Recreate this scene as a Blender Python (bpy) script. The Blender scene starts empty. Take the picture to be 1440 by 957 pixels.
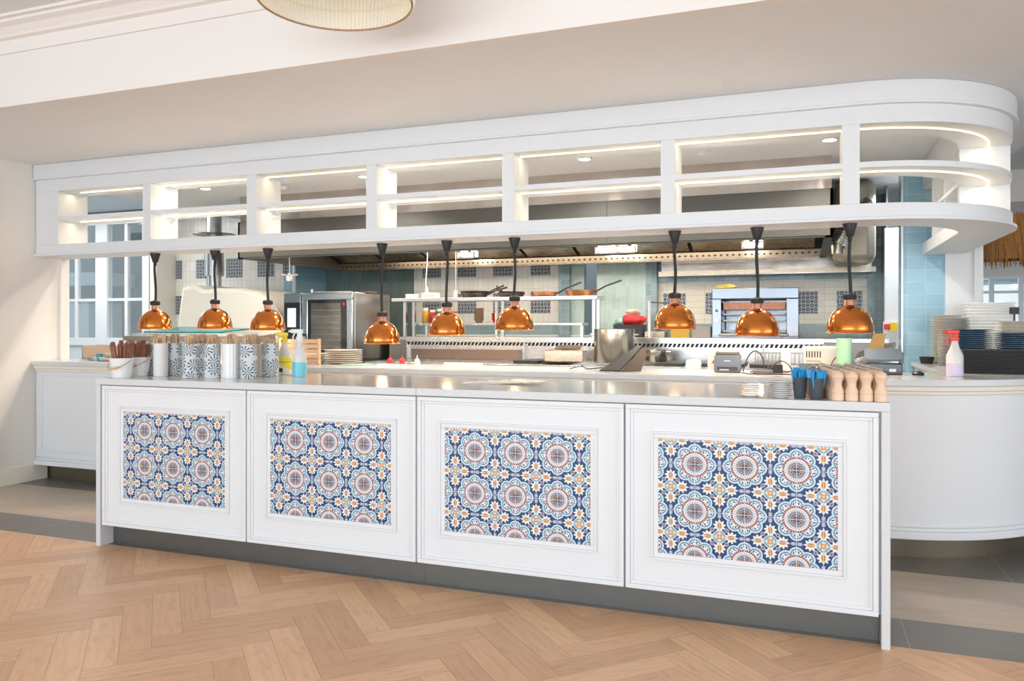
import bpy, math, random
from mathutils import Vector, Matrix
random.seed(7)
S = bpy.context.scene
C = S.collection
PI = math.pi
# ------------------------------------------------------------------ camera
cam = bpy.data.cameras.new('camera'); co = bpy.data.objects.new('camera', cam); C.objects.link(co)
F_PX = 1094.0; YAW = math.atan(410/1094)
co.location = (0, 0, 1.245); co.rotation_euler = (PI/2, 0, YAW)
cam.sensor_fit = 'HORIZONTAL'; cam.sensor_width = 36; cam.lens = F_PX/1440*36
cam.shift_y = -19.5/1440; cam.clip_start = .05; cam.clip_end = 200
S.camera = co
# ------------------------------------------------------------------ world, lights, exposure
S.view_settings.view_transform = 'Standard'; S.view_settings.look = 'None'
S.view_settings.exposure = 0.28; S.view_settings.gamma = 1; S.view_settings.use_curve_mapping = False
W = bpy.data.worlds.new('world'); S.world = W; W.use_nodes = True
W.node_tree.nodes['Background'].inputs[0].default_value = (.80, .91, 1, 1)
W.node_tree.nodes['Background'].inputs[1].default_value = 1.1
def area(name, loc, target, sx, sy, power, col=(1, 1, 1)):
    l = bpy.data.lights.new(name, 'AREA'); l.shape = 'RECTANGLE'; l.size = sx; l.size_y = sy
    l.energy = power; l.color = col
    o = bpy.data.objects.new(name, l); C.objects.link(o); o.location = loc
    o.rotation_euler = (Vector(target)-Vector(loc)).to_track_quat('-Z', 'Y').to_euler()
    return o
area('window_daylight', (-2.0, -4.5, 1.7), (-1.8, 4, .9), 9, 2.6, 250, (.84, .93, 1))
area('window_daylight', (6.5, 0.5, 1.6), (0, 4, 1.0), 5, 2.2, 70, (1, .96, .93))
for lx, ly in ((-5.295, 5.87), (-3.58, 5.88), (-1.595, 5.865), (.17, 5.866), (-4.4, 5.3), (-2.6, 5.3), (-.7, 5.3)):   # four ceiling downlights, then three added fill spots with no fitting
    l = bpy.data.lights.new('downlight_and_fill', 'SPOT'); l.energy = 58; l.color = (1, .90, .78); l.spot_size = math.radians(150); l.spot_blend = .6; l.shadow_soft_size = .05
    o = bpy.data.objects.new('downlight_and_fill', l); C.objects.link(o); o.location = (lx, ly, 2.53)
area('hood_light', (-2.6, 7.45, 2.16), (-2.6, 7.45, 0), 4.6, .5, 40, (1, .88, .72))
area('back_room_light', (-8.0, 6.4, 2.7), (-8.0, 6.4, 0), 1.6, 1.2, 40, (1, .97, .93))
area('dining_fill', (3.6, 11.5, 2.5), (3.6, 11.5, 0), 3, 1.5, 60, (1, .97, .93))  # added fill to whiten the far window frames, no lamp hangs there
area('doorway_fill', (.95, 7.6, 2.4), (.80, 8.0, 1.2), .4, .3, 9, (.95, .97, 1))  # added fill to brighten the white jamb

# ------------------------------------------------------------------ material helpers
class Ex:
    """tiny wrapper so node maths can be written as expressions"""
    def __init__(s, nt, v): s.nt = nt; s.v = v
    def _m(s, op, *a):
        n = s.nt.nodes.new('ShaderNodeMath'); n.operation = op
        for i, x in enumerate((s,)+a):
            if isinstance(x, Ex): x = x.v
            if isinstance(x, (int, float)): n.inputs[i].default_value = x
            else: s.nt.links.new(x, n.inputs[i])
        return Ex(s.nt, n.outputs[0])
    def __add__(s, o): return s._m('ADD', o)
    def __sub__(s, o): return s._m('SUBTRACT', o)
    def __mul__(s, o): return s._m('MULTIPLY', o)
    def __truediv__(s, o): return s._m('DIVIDE', o)
    def lt(s, o): return s._m('LESS_THAN', o)
    def gt(s, o): return s._m('GREATER_THAN', o)
    def mod(s, o): return s._m('FLOORED_MODULO', o)
    def abs(s): return s._m('ABSOLUTE')
    def sqrt(s): return s._m('SQRT')
    def sin(s): return s._m('SINE')
    def cos(s): return s._m('COSINE')
    def atan2(s, o): return s._m('ARCTAN2', o)
    def floor(s): return s._m('FLOOR')
    def mn(s, o): return s._m('MINIMUM', o)
    def mx(s, o): return s._m('MAXIMUM', o)
    def band(s, a, b): return s.gt(a)*s.lt(b)
    def hyp(s, o): return (s*s+o*o).sqrt()
def newmat(name):
    m = bpy.data.materials.new(name); m.use_nodes = True
    nt = m.node_tree; return m, nt, nt.nodes['Principled BSDF']
def lk(nt, a, b): nt.links.new(a.v if isinstance(a, Ex) else a, b)
def coord(nt, kind='Object'):
    t = nt.nodes.new('ShaderNodeTexCoord'); s = nt.nodes.new('ShaderNodeSeparateXYZ')
    nt.links.new(t.outputs[kind], s.inputs[0]); return t.outputs[kind], [Ex(nt, s.outputs[i]) for i in range(3)]
def mixc(nt, fac, a, b):
    n = nt.nodes.new('ShaderNodeMix'); n.data_type = 'RGBA'
    if isinstance(fac, (int, float)): n.inputs[0].default_value = fac
    else: lk(nt, fac, n.inputs[0])
    for i, c in ((6, a), (7, b)):
        if isinstance(c, tuple): n.inputs[i].default_value = (*c[:3], 1)
        else: nt.links.new(c, n.inputs[i])
    return n.outputs[2]
def noise(nt, vec, scale, detail=3, rough=.5, dim=None):
    n = nt.nodes.new('ShaderNodeTexNoise'); n.inputs['Scale'].default_value = scale
    n.inputs['Detail'].default_value = detail; n.inputs['Roughness'].default_value = rough
    if vec is not None: nt.links.new(vec, n.inputs['Vector'])
    return n
def mapping(nt, vec, sc):
    n = nt.nodes.new('ShaderNodeMapping'); n.inputs['Scale'].default_value = sc
    nt.links.new(vec, n.inputs['Vector']); return n.outputs[0]
def bump(nt, bs, h, st=.3, dist=.01):
    b = nt.nodes.new('ShaderNodeBump'); b.inputs['Strength'].default_value = st; b.inputs['Distance'].default_value = dist
    lk(nt, h, b.inputs['Height']); nt.links.new(b.outputs[0], bs.inputs['Normal'])
_mats = {}
def M(name, col=(.8, .8, .8), rough=.5, metal=0, var=.04, vs=8, emit=None, es=0, alpha=None, trans=0, bmp=0, coat=0, spec=.5):
    if name in _mats: return _mats[name]
    m, nt, bs = newmat(name)
    bs.inputs['Roughness'].default_value = rough; bs.inputs['Metallic'].default_value = metal
    bs.inputs['Specular IOR Level'].default_value = spec
    vec, _ = coord(nt)
    n = noise(nt, vec, vs, 3)
    d = tuple(max(0, c*(1-var)) for c in col); l = tuple(min(1, c*(1+var)) for c in col)
    nt.links.new(mixc(nt, n.outputs[0], d, l), bs.inputs['Base Color'])
    if bmp: bump(nt, bs, n.outputs[0], bmp, .004)
    if emit: bs.inputs['Emission Color'].default_value = (*emit, 1); bs.inputs['Emission Strength'].default_value = es
    if trans: bs.inputs['Transmission Weight'].default_value = trans
    if coat: bs.inputs['Coat Weight'].default_value = coat; bs.inputs['Coat Roughness'].default_value = .08
    if alpha is not None: bs.inputs['Alpha'].default_value = alpha
    _mats[name] = m; return m
def steel(name, col=(.62, .62, .61), rough=.25, sc=(3, 3, 60), wav=.25):
    if name in _mats: return _mats[name]
    m, nt, bs = newmat(name); vec, _ = coord(nt)
    bs.inputs['Metallic'].default_value = 1
    n = noise(nt, mapping(nt, vec, sc), 4, 4); n2 = noise(nt, vec, 1.7, 2)
    nt.links.new(mixc(nt, n.outputs[0], tuple(c*.85 for c in col), tuple(min(1, c*1.12) for c in col)), bs.inputs['Base Color'])
    r = Ex(nt, n.outputs[0])*.12+(rough-.06); lk(nt, r, bs.inputs['Roughness'])
    bump(nt, bs, n2.outputs[0], wav, .03)
    _mats[name] = m; return m
def tilewall(name, tone_a, tone_b, grout, tw, th, axis='xz', rough=.15, offset=0.0, bs_=.25):
    m, nt, bs = newmat(name); vec, (x, y, z) = coord(nt)
    u = x if axis[0] == 'x' else y
    if axis == 'r':u = x+y
    cb = nt.nodes.new('ShaderNodeCombineXYZ'); lk(nt, u, cb.inputs[0]); lk(nt, z, cb.inputs[1])
    b = nt.nodes.new('ShaderNodeTexBrick'); b.offset = offset; b.squash = 1
    b.inputs['Scale'].default_value = 1; b.inputs['Brick Width'].default_value = tw; b.inputs['Row Height'].default_value = th
    b.inputs['Mortar Size'].default_value = .0022; b.inputs['Mortar Smooth'].default_value = .3; b.inputs['Bias'].default_value = 0
    b.inputs['Color1'].default_value = (*tone_a, 1); b.inputs['Color2'].default_value = (*tone_b, 1); b.inputs['Mortar'].default_value = (*grout, 1)
    nt.links.new(cb.outputs[0], b.inputs['Vector'])
    n = noise(nt, vec, 6, 3); n3 = noise(nt, vec, 14, 2)
    nt.links.new(mixc(nt, Ex(nt, n.outputs[0])*.25, b.outputs[0], tuple(min(1, c*1.3) for c in tone_b)), bs.inputs['Base Color'])
    bs.inputs['Roughness'].default_value = rough
    h = Ex(nt, n3.outputs[0])*.6-Ex(nt, b.outputs['Fac'])*.5
    bump(nt, bs, h, bs_, .01)
    _mats[name] = m; return m

WHITE = M('white_satin_paint', (.785, .81, .84), .38, var=.01)
WALLP = M('warm_wall_paint', (.82, .79, .75), .7, var=.015)
CEILP = M('ceiling_paint', (.82, .84, .86), .8, var=.015)
BEAMP = M('beam_paint', (.86, .835, .82), .7, var=.01)
CREAM = M('cream_paint', (.86, .82, .72), .6, var=.02)
QUARTZ = M('grey_white_quartz', (.68, .70, .72), .13, var=.05, vs=60)
KICK = M('brushed_kickplate', (.165, .17, .165), .38, .7, var=.08, vs=12)
KICKB = M('bronze_kickplate', (.20, .165, .12), .36, .7, var=.08, vs=12)
STEEL = steel('stainless_steel'); STEELD = steel('dark_stainless', (.30, .29, .27), .36, (3, 3, 60), .15); SKIRTM = M('matt_hood_steel', (.11, .108, .098), .55, .45, var=.06)
STEELB = steel('polished_stainless', (.46, .41, .37), .2, (2, 2, 10), .5)
STEELW = steel('warm_stainless', (.50, .41, .31), .28, (3, 20, 20), .08)
def reflection_steel():
    m, nt, bs = newmat('painted_reflection_steel'); vec, _ = coord(nt); bs.inputs['Metallic'].default_value = 1
    n = noise(nt, mapping(nt, vec, (2.2, 2.2, .25)), 1.6, 3); n2 = noise(nt, mapping(nt, vec, (1.5, 1.5, .3)), 2.0, 2)
    nt.links.new(mixc(nt, n.outputs[0], (.42, .36, .32), (.80, .76, .72)), bs.inputs['Base Color'])  # reflections on the casing painted in as brown and pale streaks
    bs.inputs['Roughness'].default_value = .2; bump(nt, bs, n2.outputs[0], .8, .06); return m
REFLECT = reflection_steel()
BLACK = M('black_plastic', (.018, .019, .022), .35); RUBBER = M('black_rubber', (.02, .02, .02), .6)
SLATEB = M('slate_blue_plastic', (.09, .135, .19), .4)
BROWNM = M('brown_leather', (.26, .095, .055), .55, var=.25, vs=25)
KRAFT = M('kraft_paper', (.60, .42, .27), .8, var=.12, vs=40)
ENAMEL = M('white_enamel', (.86, .87, .87), .2, var=.02)
CERAM = M('cream_ceramic', (.83, .77, .68), .25, var=.03)
CERW = M('white_ceramic', (.86, .86, .84), .2, var=.02)
CERBL = M('navy_ceramic', (.045, .125, .23), .3, var=.2, vs=30)
CHAR = M('charcoal_melamine', (.045, .047, .05), .45, var=.2, vs=30)
LED = M('warm_led', (1, .9, .7), .5, emit=(1, .74, .42), es=2.2)
DOWN = M('downlight_lens', (1, 1, 1), .5, emit=(1, .93, .82), es=14)
def glassm(name, tint=(.93, .97, .97), rough=0.0, clear=.86):
    m = bpy.data.materials.new(name); m.use_nodes = True; nt = m.node_tree; nt.nodes.clear()
    o = nt.nodes.new('ShaderNodeOutputMaterial'); mx = nt.nodes.new('ShaderNodeMixShader')
    t = nt.nodes.new('ShaderNodeBsdfTransparent'); g = nt.nodes.new('ShaderNodeBsdfGlossy')
    t.inputs[0].default_value = (*tint, 1); g.inputs['Roughness'].default_value = rough
    mx.inputs[0].default_value = 1-clear
    nt.links.new(t.outputs[0], mx.inputs[1]); nt.links.new(g.outputs[0], mx.inputs[2]); nt.links.new(mx.outputs[0], o.inputs[0])
    _mats[name] = m; return m
GLASS = glassm('window_glass')
WTILE = tilewall('white_zellige', (.70, .68, .63), (.80, .78, .73), (.50, .49, .46), .063, .13, rough=.2)
WTILEH = tilewall('cream_zellige', (.76, .69, .57), (.84, .77, .66), (.50, .46, .40), .2, .066, rough=.25, offset=.0)
BTILE = tilewall('blue_grey_zellige', (.17, .26, .29), (.27, .37, .39), (.36, .42, .43), .13, .066, rough=.14)
DTILE = tilewall('shaded_grey_green_tile', (.125, .17, .17), (.16, .21, .205), (.20, .24, .24), .066, .20, rough=.25)  # shade on the tile is put into this darker colour
LTILE = tilewall('sky_blue_zellige', (.22, .41, .54), (.32, .53, .66), (.45, .62, .72), .13, .10, rough=.18)
GTILE = tilewall('sage_glossy_tile', (.36, .47, .44), (.44, .55, .50), (.55, .62, .58), .05, .13, rough=.12, bs_=.5)

# ------------------------------------------------------------------ mesh helpers
class MB:
    def __init__(s): s.v = []; s.f = []; s.uv = {}; s.mi = []
    def add(s, vs, fs, uv=None, mi=0):
        b = len(s.v); s.v += [tuple(p) for p in vs]
        for i, f in enumerate(fs):
            if uv is not None: s.uv[len(s.f)] = uv[i]
            s.f.append(tuple(b+k for k in f)); s.mi.append(mi)
        return s
    def box(s, x0, x1, y0, y1, z0, z1, mi=0, m=None):
        vs = [(x, y, z) for z in (z0, z1) for y in (y0, y1) for x in (x0, x1)]
        if m is not None: vs = [tuple(m @ Vector(p)) for p in vs]
        return s.add(vs, [(0, 2, 3, 1), (4, 5, 7, 6), (0, 1, 5, 4), (2, 6, 7, 3), (0, 4, 6, 2), (1, 3, 7, 5)], None, mi)
    def lathe(s, prof, cx=0, cy=0, n=32, mi=0, a0=0, a1=2*PI, m=None):
        full = abs(a1-a0-2*PI) < 1e-6; k = n if full else n+1
        vs = []; rr = max(p[0] for p in prof)
        for i in range(k):
            a = a0+(a1-a0)*i/n
            for r, z in prof: vs.append((cx+r*math.cos(a), cy+r*math.sin(a), z))
        if m is not None: vs = [tuple(m @ Vector(p)) for p in vs]
        fs = []; uv = []; L = len(prof)
        for i in range(n):
            j = (i+1) % k
            u0 = (a0+(a1-a0)*i/n)*rr; u1 = (a0+(a1-a0)*(i+1)/n)*rr
            for q in range(L-1):
                if prof[q][0] < 1e-7 and prof[q+1][0] < 1e-7: continue
                z0, z1 = prof[q][1], prof[q+1][1]
                fs.append((i*L+q, j*L+q, j*L+q+1, i*L+q+1)); uv.append([(u0, z0), (u1, z0), (u1, z1), (u0, z1)])
        return s.add(vs, fs, uv, mi)
    def cyl(s, cx, cy, z0, z1, r, r1=None, n=24, mi=0, m=None):
        r1 = r if r1 is None else r1
        return s.lathe([(0, z0), (r, z0), (r1, z1), (0, z1)], cx, cy, n, mi, m=m)
    def tube(s, pts, r, n=8, mi=0, cap=True):
        pts = [Vector(p) for p in pts]; vs = []; N = len(pts)
        up = Vector((0, 0, 1)); prev = None
        for i, p in enumerate(pts):
            t = (pts[min(i+1, N-1)]-pts[max(i-1, 0)]).normalized()
            ref = up if abs(t.z) < .95 else Vector((1, 0, 0))
            if prev is None: a = t.cross(ref).normalized()
            else: a = (prev-t*prev.dot(t)).normalized()
            prev = a; b = t.cross(a)
            rr = r[i] if isinstance(r, (list, tuple)) else r
            for k in range(n):
                w = 2*PI*k/n; vs.append(tuple(p+a*rr*math.cos(w)+b*rr*math.sin(w)))
        fs = [(i*n+k, i*n+(k+1) % n, (i+1)*n+(k+1) % n, (i+1)*n+k) for i in range(N-1) for k in range(n)]
        if cap: fs += [tuple(range(n-1, -1, -1)), tuple((N-1)*n+k for k in range(n))]
        return s.add(vs, fs, None, mi)
    def prism(s, poly, z0, z1, mi=0, m=None):
        n = len(poly); vs = [(x, y, z0) for x, y in poly]+[(x, y, z1) for x, y in poly]
        if m is not None: vs = [tuple(m @ Vector(p)) for p in vs]
        fs = [tuple(range(n-1, -1, -1)), tuple(range(n, 2*n))]+[(i, (i+1) % n, n+(i+1) % n, n+i) for i in range(n)]
        return s.add(vs, fs, None, mi)
    def strip(s, a, b, z0, z1, mi=0):
        """solid between two parallel plan polylines"""
        n = len(a); vs = []
        for i in range(n): vs += [(*a[i], z0), (*b[i], z0), (*b[i], z1), (*a[i], z1)]
        fs = []
        for i in range(n-1):
            p, q = i*4, i*4+4
            for k in range(4): fs.append((p+k, q+k, q+(k+1) % 4, p+(k+1) % 4))
        fs += [(3, 2, 1, 0), tuple((n-1)*4+k for k in range(4))]
        return s.add(vs, fs, None, mi)
    def rframe(s, x0, x1, z0, z1, w, y0, y1):
        """rectangular frame facing -Y"""
        s.box(x0, x1, y0, y1, z0, z0+w); s.box(x0, x1, y0, y1, z1-w, z1)
        s.box(x0, x0+w, y0, y1, z0+w, z1-w); s.box(x1-w, x1, y0, y1, z0+w, z1-w); return s
def obj(name, mb, mat, parent=None, smooth=True, bev=0, loc=None, rot=None):
    me = bpy.data.meshes.new(name); me.from_pydata(mb.v, [], mb.f)
    if mb.uv:
        ul = me.uv_layers.new(name='UVMap')
        for fi, p in enumerate(me.polygons):
            if fi in mb.uv:
                for k, li in enumerate(p.loop_indices): ul.data[li].uv = mb.uv[fi][k]
    mats = mat if isinstance(mat, (list, tuple)) else [mat]
    for m in mats: me.materials.append(m)
    if len(mats) > 1: me.polygons.foreach_set('material_index', mb.mi)
    import bmesh
    bm = bmesh.new(); bm.from_mesh(me); bmesh.ops.recalc_face_normals(bm, faces=bm.faces); bm.to_mesh(me); bm.free()
    if smooth:
        me.polygons.foreach_set('use_smooth', [True]*len(me.polygons)); me.set_sharp_from_angle(angle=math.radians(35))
    me.update()
    o = bpy.data.objects.new(name, me); C.objects.link(o)
    if bev:
        b = o.modifiers.new('bevel', 'BEVEL'); b.width = bev; b.segments = 2; b.limit_method = 'ANGLE'; b.angle_limit = math.radians(50)
    if parent: o.parent = parent
    if loc: o.location = loc
    if rot: o.rotation_euler = rot
    return o
def tag(o, label, cat, group=None, kind=None):
    if label: o['label'] = label
    if cat: o['category'] = cat
    if group: o['group'] = group
    if kind: o['kind'] = kind
    return o
def thing(name, label, cat, loc=(0, 0, 0), rz=0, group=None):
    o = bpy.data.objects.new(name, None); C.objects.link(o); o.location = loc; o.rotation_euler = (0, 0, rz)
    o.empty_display_size = .1
    return tag(o, label, cat, group)
def struct(name, mb, mat, parent=None, **k):
    o = obj(name, mb, mat, parent, **k)
    if parent is None: o['kind'] = 'structure'
    return o
def dup(src, loc, rz=0, label=None, group=None, scale=None):
    def cp(o, parent):
        c = o.copy(); C.objects.link(c); c.parent = parent
        for ch in [q for q in list(bpy.data.objects) if q.parent == o]: cp(ch, c)
        return c
    r = cp(src, None); r.location = loc; r.rotation_euler = (0, 0, rz)
    if scale: r.scale = scale
    if label: r['label'] = label
    if group: r['group'] = group
    return r
def arc(c, r, a0, a1, n=24): return [(c[0]+r*math.cos(a0+(a1-a0)*i/n), c[1]+r*math.sin(a0+(a1-a0)*i/n)) for i in range(n+1)]

# ------------------------------------------------------------------ floor
def wood_material():
    m, nt, bs = newmat('oak_herringbone'); uvn = nt.nodes.new('ShaderNodeUVMap'); at_ = nt.nodes.new('ShaderNodeAttribute'); at_.attribute_name = 'plank_tone'
    mp = mapping(nt, uvn.outputs[0], (2.2, 26, 1)); n = noise(nt, mp, 2.2, 6, .62)
    mp2 = mapping(nt, uvn.outputs[0], (1.0, 5, 1)); n2 = noise(nt, mp2, 3.0, 3, .5)
    w = nt.nodes.new('ShaderNodeTexWave'); w.wave_type = 'RINGS'; w.inputs['Scale'].default_value = 1.3; w.inputs['Distortion'].default_value = 11
    w.inputs['Detail'].default_value = 2; nt.links.new(mapping(nt, uvn.outputs[0], (1.2, 7, 1)), w.inputs['Vector'])
    base = mixc(nt, at_.outputs['Fac'], (.52, .275, .145), (.78, .48, .275))
    g = mixc(nt, Ex(nt, n.outputs[0])*.6, base, (.80, .56, .36))
    g = mixc(nt, (Ex(nt, w.outputs['Fac'])*Ex(nt, n2.outputs[0]))*.22, g, (.34, .17, .085))
    k2 = noise(nt, mapping(nt, uvn.outputs[0], (3.2, 10, 1)), 2.6, 5, .65); g = mixc(nt, (Ex(nt, k2.outputs[0])-.5).mx(0)*1.6, g, (.36, .19, .10))
    sep = nt.nodes.new('ShaderNodeUVMap'); sep.uv_map = 'Edge'; sx = nt.nodes.new('ShaderNodeSeparateXYZ'); nt.links.new(sep.outputs[0], sx.inputs[0])
    e = Ex(nt, sx.outputs[1]); e2 = Ex(nt, sx.outputs[0])
    seam = (e.lt(.0012)+e.gt(.1138)+e2.lt(.0012)+e2.gt(.5488)).mn(1)
    g = mixc(nt, seam*.55, g, (.22, .11, .06))
    nt.links.new(g, bs.inputs['Base Color']); r = Ex(nt, n.outputs[0])*.18+.30; lk(nt, r, bs.inputs['Roughness'])
    bump(nt, bs, n.outputs[0], .08, .003)
    return m
YW = 3.362
def build_wood():
    L, w = .55, .115; q = math.sqrt(.5)
    U = Vector((q, -q)); V = Vector((-q, -q)); O = Vector((-1.2, 3.21))
    vs = []; fs = []; uvs = []; edges = []; tone = []
    def clip(poly):
        out = []
        for i in range(len(poly)):
            a, b = poly[i], poly[(i+1) % len(poly)]
            ina, inb = a[0].y <= YW, b[0].y <= YW
            if ina: out.append(a)
            if ina != inb:
                t = (YW-a[0].y)/(b[0].y-a[0].y); out.append((a[0].lerp(b[0], t), a[1].lerp(b[1], t)))
        return out
    for i in range(-60, 60):
        for j in range(-9, 12):
            base = O+(U+V)*w*i+(U-V)*L*j
            if not (-9 < base.x < 6 and -5.5 < base.y < 4.6): continue
            for kind in (0, 1):
                if kind == 0: p = [base, base+U*L, base+U*L+V*w, base+V*w]
                else: b2 = base+V*w; p = [b2+U*w, b2+U*w+V*L, b2+V*L, b2]
                loc = [Vector((0, 0)), Vector((L, 0)), Vector((L, w)), Vector((0, w))]
                poly = clip(list(zip(p, loc)))
                if len(poly) < 3: continue
                k = len(vs); off = Vector((random.random()*40, random.random()*40)); t = random.random()
                vs += [(a.x, a.y, 0) for a, b in poly]; fs.append(tuple(range(k, k+len(poly))))
                uvs += [b+off for a, b in poly]; edges += [b for a, b in poly]; tone += [t]*len(poly)
    me = bpy.data.meshes.new('floor'); me.from_pydata(vs, [], fs)
    u1 = me.uv_layers.new(name='UVMap'); u2 = me.uv_layers.new(name='Edge')
    at_ = me.attributes.new('plank_tone', 'FLOAT', 'POINT'); at_.data.foreach_set('value', tone)
    for p in me.polygons:
        for li in p.loop_indices:
            vi = me.loops[li].vertex_index; u1.data[li].uv = uvs[vi]; u2.data[li].uv = edges[vi]
    if me.polygons[0].normal.z < 0: me.flip_normals()
    me.materials.append(wood_material())
    o = bpy.data.objects.new('floor', me); C.objects.link(o); o['kind'] = 'structure'; return o
build_wood()
def tilefloor_material():
    m, nt, bs = newmat('stone_floor'); vec, (x, y, z) = coord(nt)
    n = noise(nt, mapping(nt, vec, (1.2, 5, 1)), 3, 6, .6); n2 = noise(nt, vec, 9, 5, .65)
    trav = mixc(nt, n.outputs[0], (.36, .285, .215), (.58, .485, .385))
    grey = mixc(nt, n2.outputs[0], (.135, .125, .115), (.20, .19, .175))
    band = y.band(3.69, 4.40)
    c = mixc(nt, band, grey, trav)
    jx = ((x-.385).mod(1.2).abs().lt(.004))*y.lt(3.69)+((x-.665).mod(.62).abs().lt(.003))*band+((x-.952).mod(.6).lt(.005))*y.gt(4.40)
    jy = (y-3.69).abs().lt(.002)+(y-4.40).abs().lt(.002)+((y-4.40).mod(.45).lt(.005))*y.gt(4.5)
    c = mixc(nt, (jx+jy).mn(1)*.45, c, (.52, .47, .38))
    nt.links.new(c, bs.inputs['Base Color']); bs.inputs['Roughness'].default_value = .33
    return m
struct('floor', MB().box(-11, 7, YW, 16.2, -.05, 0), tilefloor_material())

struct('floor', MB().box(-7.6, .70, 5.25, 8.2, 0, .004), M('pale_bounce_sheet', (.55, .53, .50), .5))  # unseen pale sheet added to bounce light up to the ceiling
# ------------------------------------------------------------------ ceilings, beam, walls
ZC = 2.556
struct('ceiling', MB().box(-11, 7, 3.332, 4.95, ZC, ZC+.30), CEILP)
struct('ceiling', MB().box(-6.47, 1.486, 4.95, 9.6, ZC, ZC+.30), CEILP)
struct('ceiling', MB().box(-11, -6.47, 4.95, 9.6, 3.05, 3.2), BEAMP)
struct('ceiling', MB().box(1.486, 7, 4.95, 9.5, 2.89, 3.05), CEILP)
struct('ceiling', MB().box(1.0, 7, 9.85, 16.2, ZC, ZC+.2), CEILP)
struct('ceiling', MB().box(-11, 7, -3.5, 3.25, 3.03, 3.2), CEILP)
struct('beam_wall', MB().box(-11, 7, 3.285, 3.33, ZC-.001, 3.2), BEAMP)
struct('beam_wall', MB().box(1.49, 7, 9.5, 9.85, ZC, 3.05), BEAMP)
co_ = MB()   # stepped cornice moulding at the head of the beam
pr = [(3.284, 2.865), (3.272, 2.865), (3.268, 2.90), (3.262, 2.935), (3.235, 2.942), (3.228, 2.955), (3.20, 2.985), (3.165, 2.998), (3.16, 3.012), (3.135, 3.014), (3.135, 3.03), (3.284, 3.03)]
vs = [(x, y, z) for x in (-11, 7) for y, z in pr]; k = len(pr)
co_.add(vs, [(i, (i+1) % k, k+(i+1) % k, k+i) for i in range(k)])
struct('trim_1', co_, BEAMP, smooth=False)
# left wall with the glazed door in it
wl = MB(); wl.box(-6.0, -5.86, 4.18, 4.78, 0, ZC); wl.box(-6.0, -5.86, -3, 4.18, 2.33, ZC); wl.box(-6.0, -5.83, 4.78, 4.86, 0, ZC)
struct('wall_left', wl, WALLP)
struct('wall_left', MB().box(-6.0, -5.86, -3.5, 3.1, 0, ZC), WALLP)
bb = MB(); bb.prism([(-5.86, 4.22), (-5.835, 4.22), (-5.835, 4.66), (-5.86, 4.66)], 0, .13)
bb.box(-5.86, -5.845, 4.22, 4.66, .13, .145)
struct('baseboard_left', bb, CREAM, bev=.002)
d1 = thing('door_1', None, None, (0, 0, 0)); d1['kind'] = 'structure'
fr = MB(); fr.box(-5.90, -5.82, 4.14, 4.22, 0, 2.40); fr.box(-5.90, -5.84, 4.08, 4.14, 0, 2.36); fr.box(-5.90, -5.84, 3.1, 4.14, 2.33, 2.41)
obj('door_frame', fr, WHITE, d1, bev=.003)
lf = MB(); lf.box(-5.90, -5.86, 3.98, 4.07, .02, 2.32); lf.box(-5.90, -5.86, 3.2, 3.98, .02, .12); lf.box(-5.90, -5.86, 3.2, 3.98, .55, 1.08); lf.box(-5.90, -5.86, 3.2, 3.98, 2.0, 2.32)
for z in (1.45, 1.72): lf.box(-5.895, -5.865, 3.2, 3.98, z, z+.025)
obj('door_leaf', lf, WHITE, d1, bev=.003)
obj('door_pane', MB().box(-5.885, -5.88, 3.2, 3.98, .12, 2.0), GLASS, d1)
obj('door_handle', MB().box(-5.86, -5.83, 4.02, 4.035, 1.0, 1.10), BLACK, d1)
struct('wall_far_left', MB().box(-8.6, -8.5, -3.5, 5.2, 0, 3.1), M('pale_blue_wall', (.50, .57, .60), .6))
# back room wall seen through the internal windows
struct('wall_back_room', MB().box(-12.5, -8.3, 9.4, 9.5, 0, 3.05), tilewall('sea_green_tile', (.20, .27, .25), (.26, .33, .30), (.34, .40, .37), .06, .18, rough=.3))
struct('wall_side_room', MB().box(-12.6, -12.5, 5, 9.5, 0, 3.05), WHITE)
# glazed internal partition, y = 7.6
YP = 7.6
pw = MB(); pw.box(-11, -7.70, YP, YP+.1, 0, 1.02); pw.box(-11, -7.70, YP, YP+.1, 2.60, 3.05); 
struct('wall_window_side', pw, M('pale_blue_white_paint', (.70, .77, .80), .6, var=.01))
w1 = thing('window_1', None, None, (0, 0, 0)); w1['kind'] = 'structure'
fm = MB()
fm.box(-11, -7.72, YP-.03, YP+.05, 1.0, 1.10); fm.box(-11, -7.72, YP-.03, YP+.05, 2.155, 2.29); fm.box(-11, -7.72, YP-.03, YP+.05, 2.56, 2.62)
for a, b in ((-7.83, -7.72), (-8.62, -8.42), (-9.62, -9.5)): fm.box(a, b, YP-.034, YP+.054, 1.01, 2.58)
obj('window_frame', fm, WHITE, w1, bev=.003)
mm = MB()
for x in (-8.11, -8.97, -9.25): mm.box(x-.025, x+.025, YP-.02, YP+.03, 1.1, 2.56)
mm.box(-11, -7.8, YP-.018, YP+.028, 1.575, 1.61)
obj('muntin', mm, WHITE, w1)
obj('pane', MB().box(-11, -7.8, YP, YP+.006, 1.1, 2.56), GLASS, w1)
struct('trim_2', MB().box(-11, -7.7, YP-.05, YP, 2.70, 2.725), M('dark_strip', (.08, .10, .13), .4))  # thin dark strip across the wall above the windows
struct('wall_return', MB().box(-7.70, -7.6, YP-.03, 8.1, 0, 3.05), CREAM)
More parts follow.
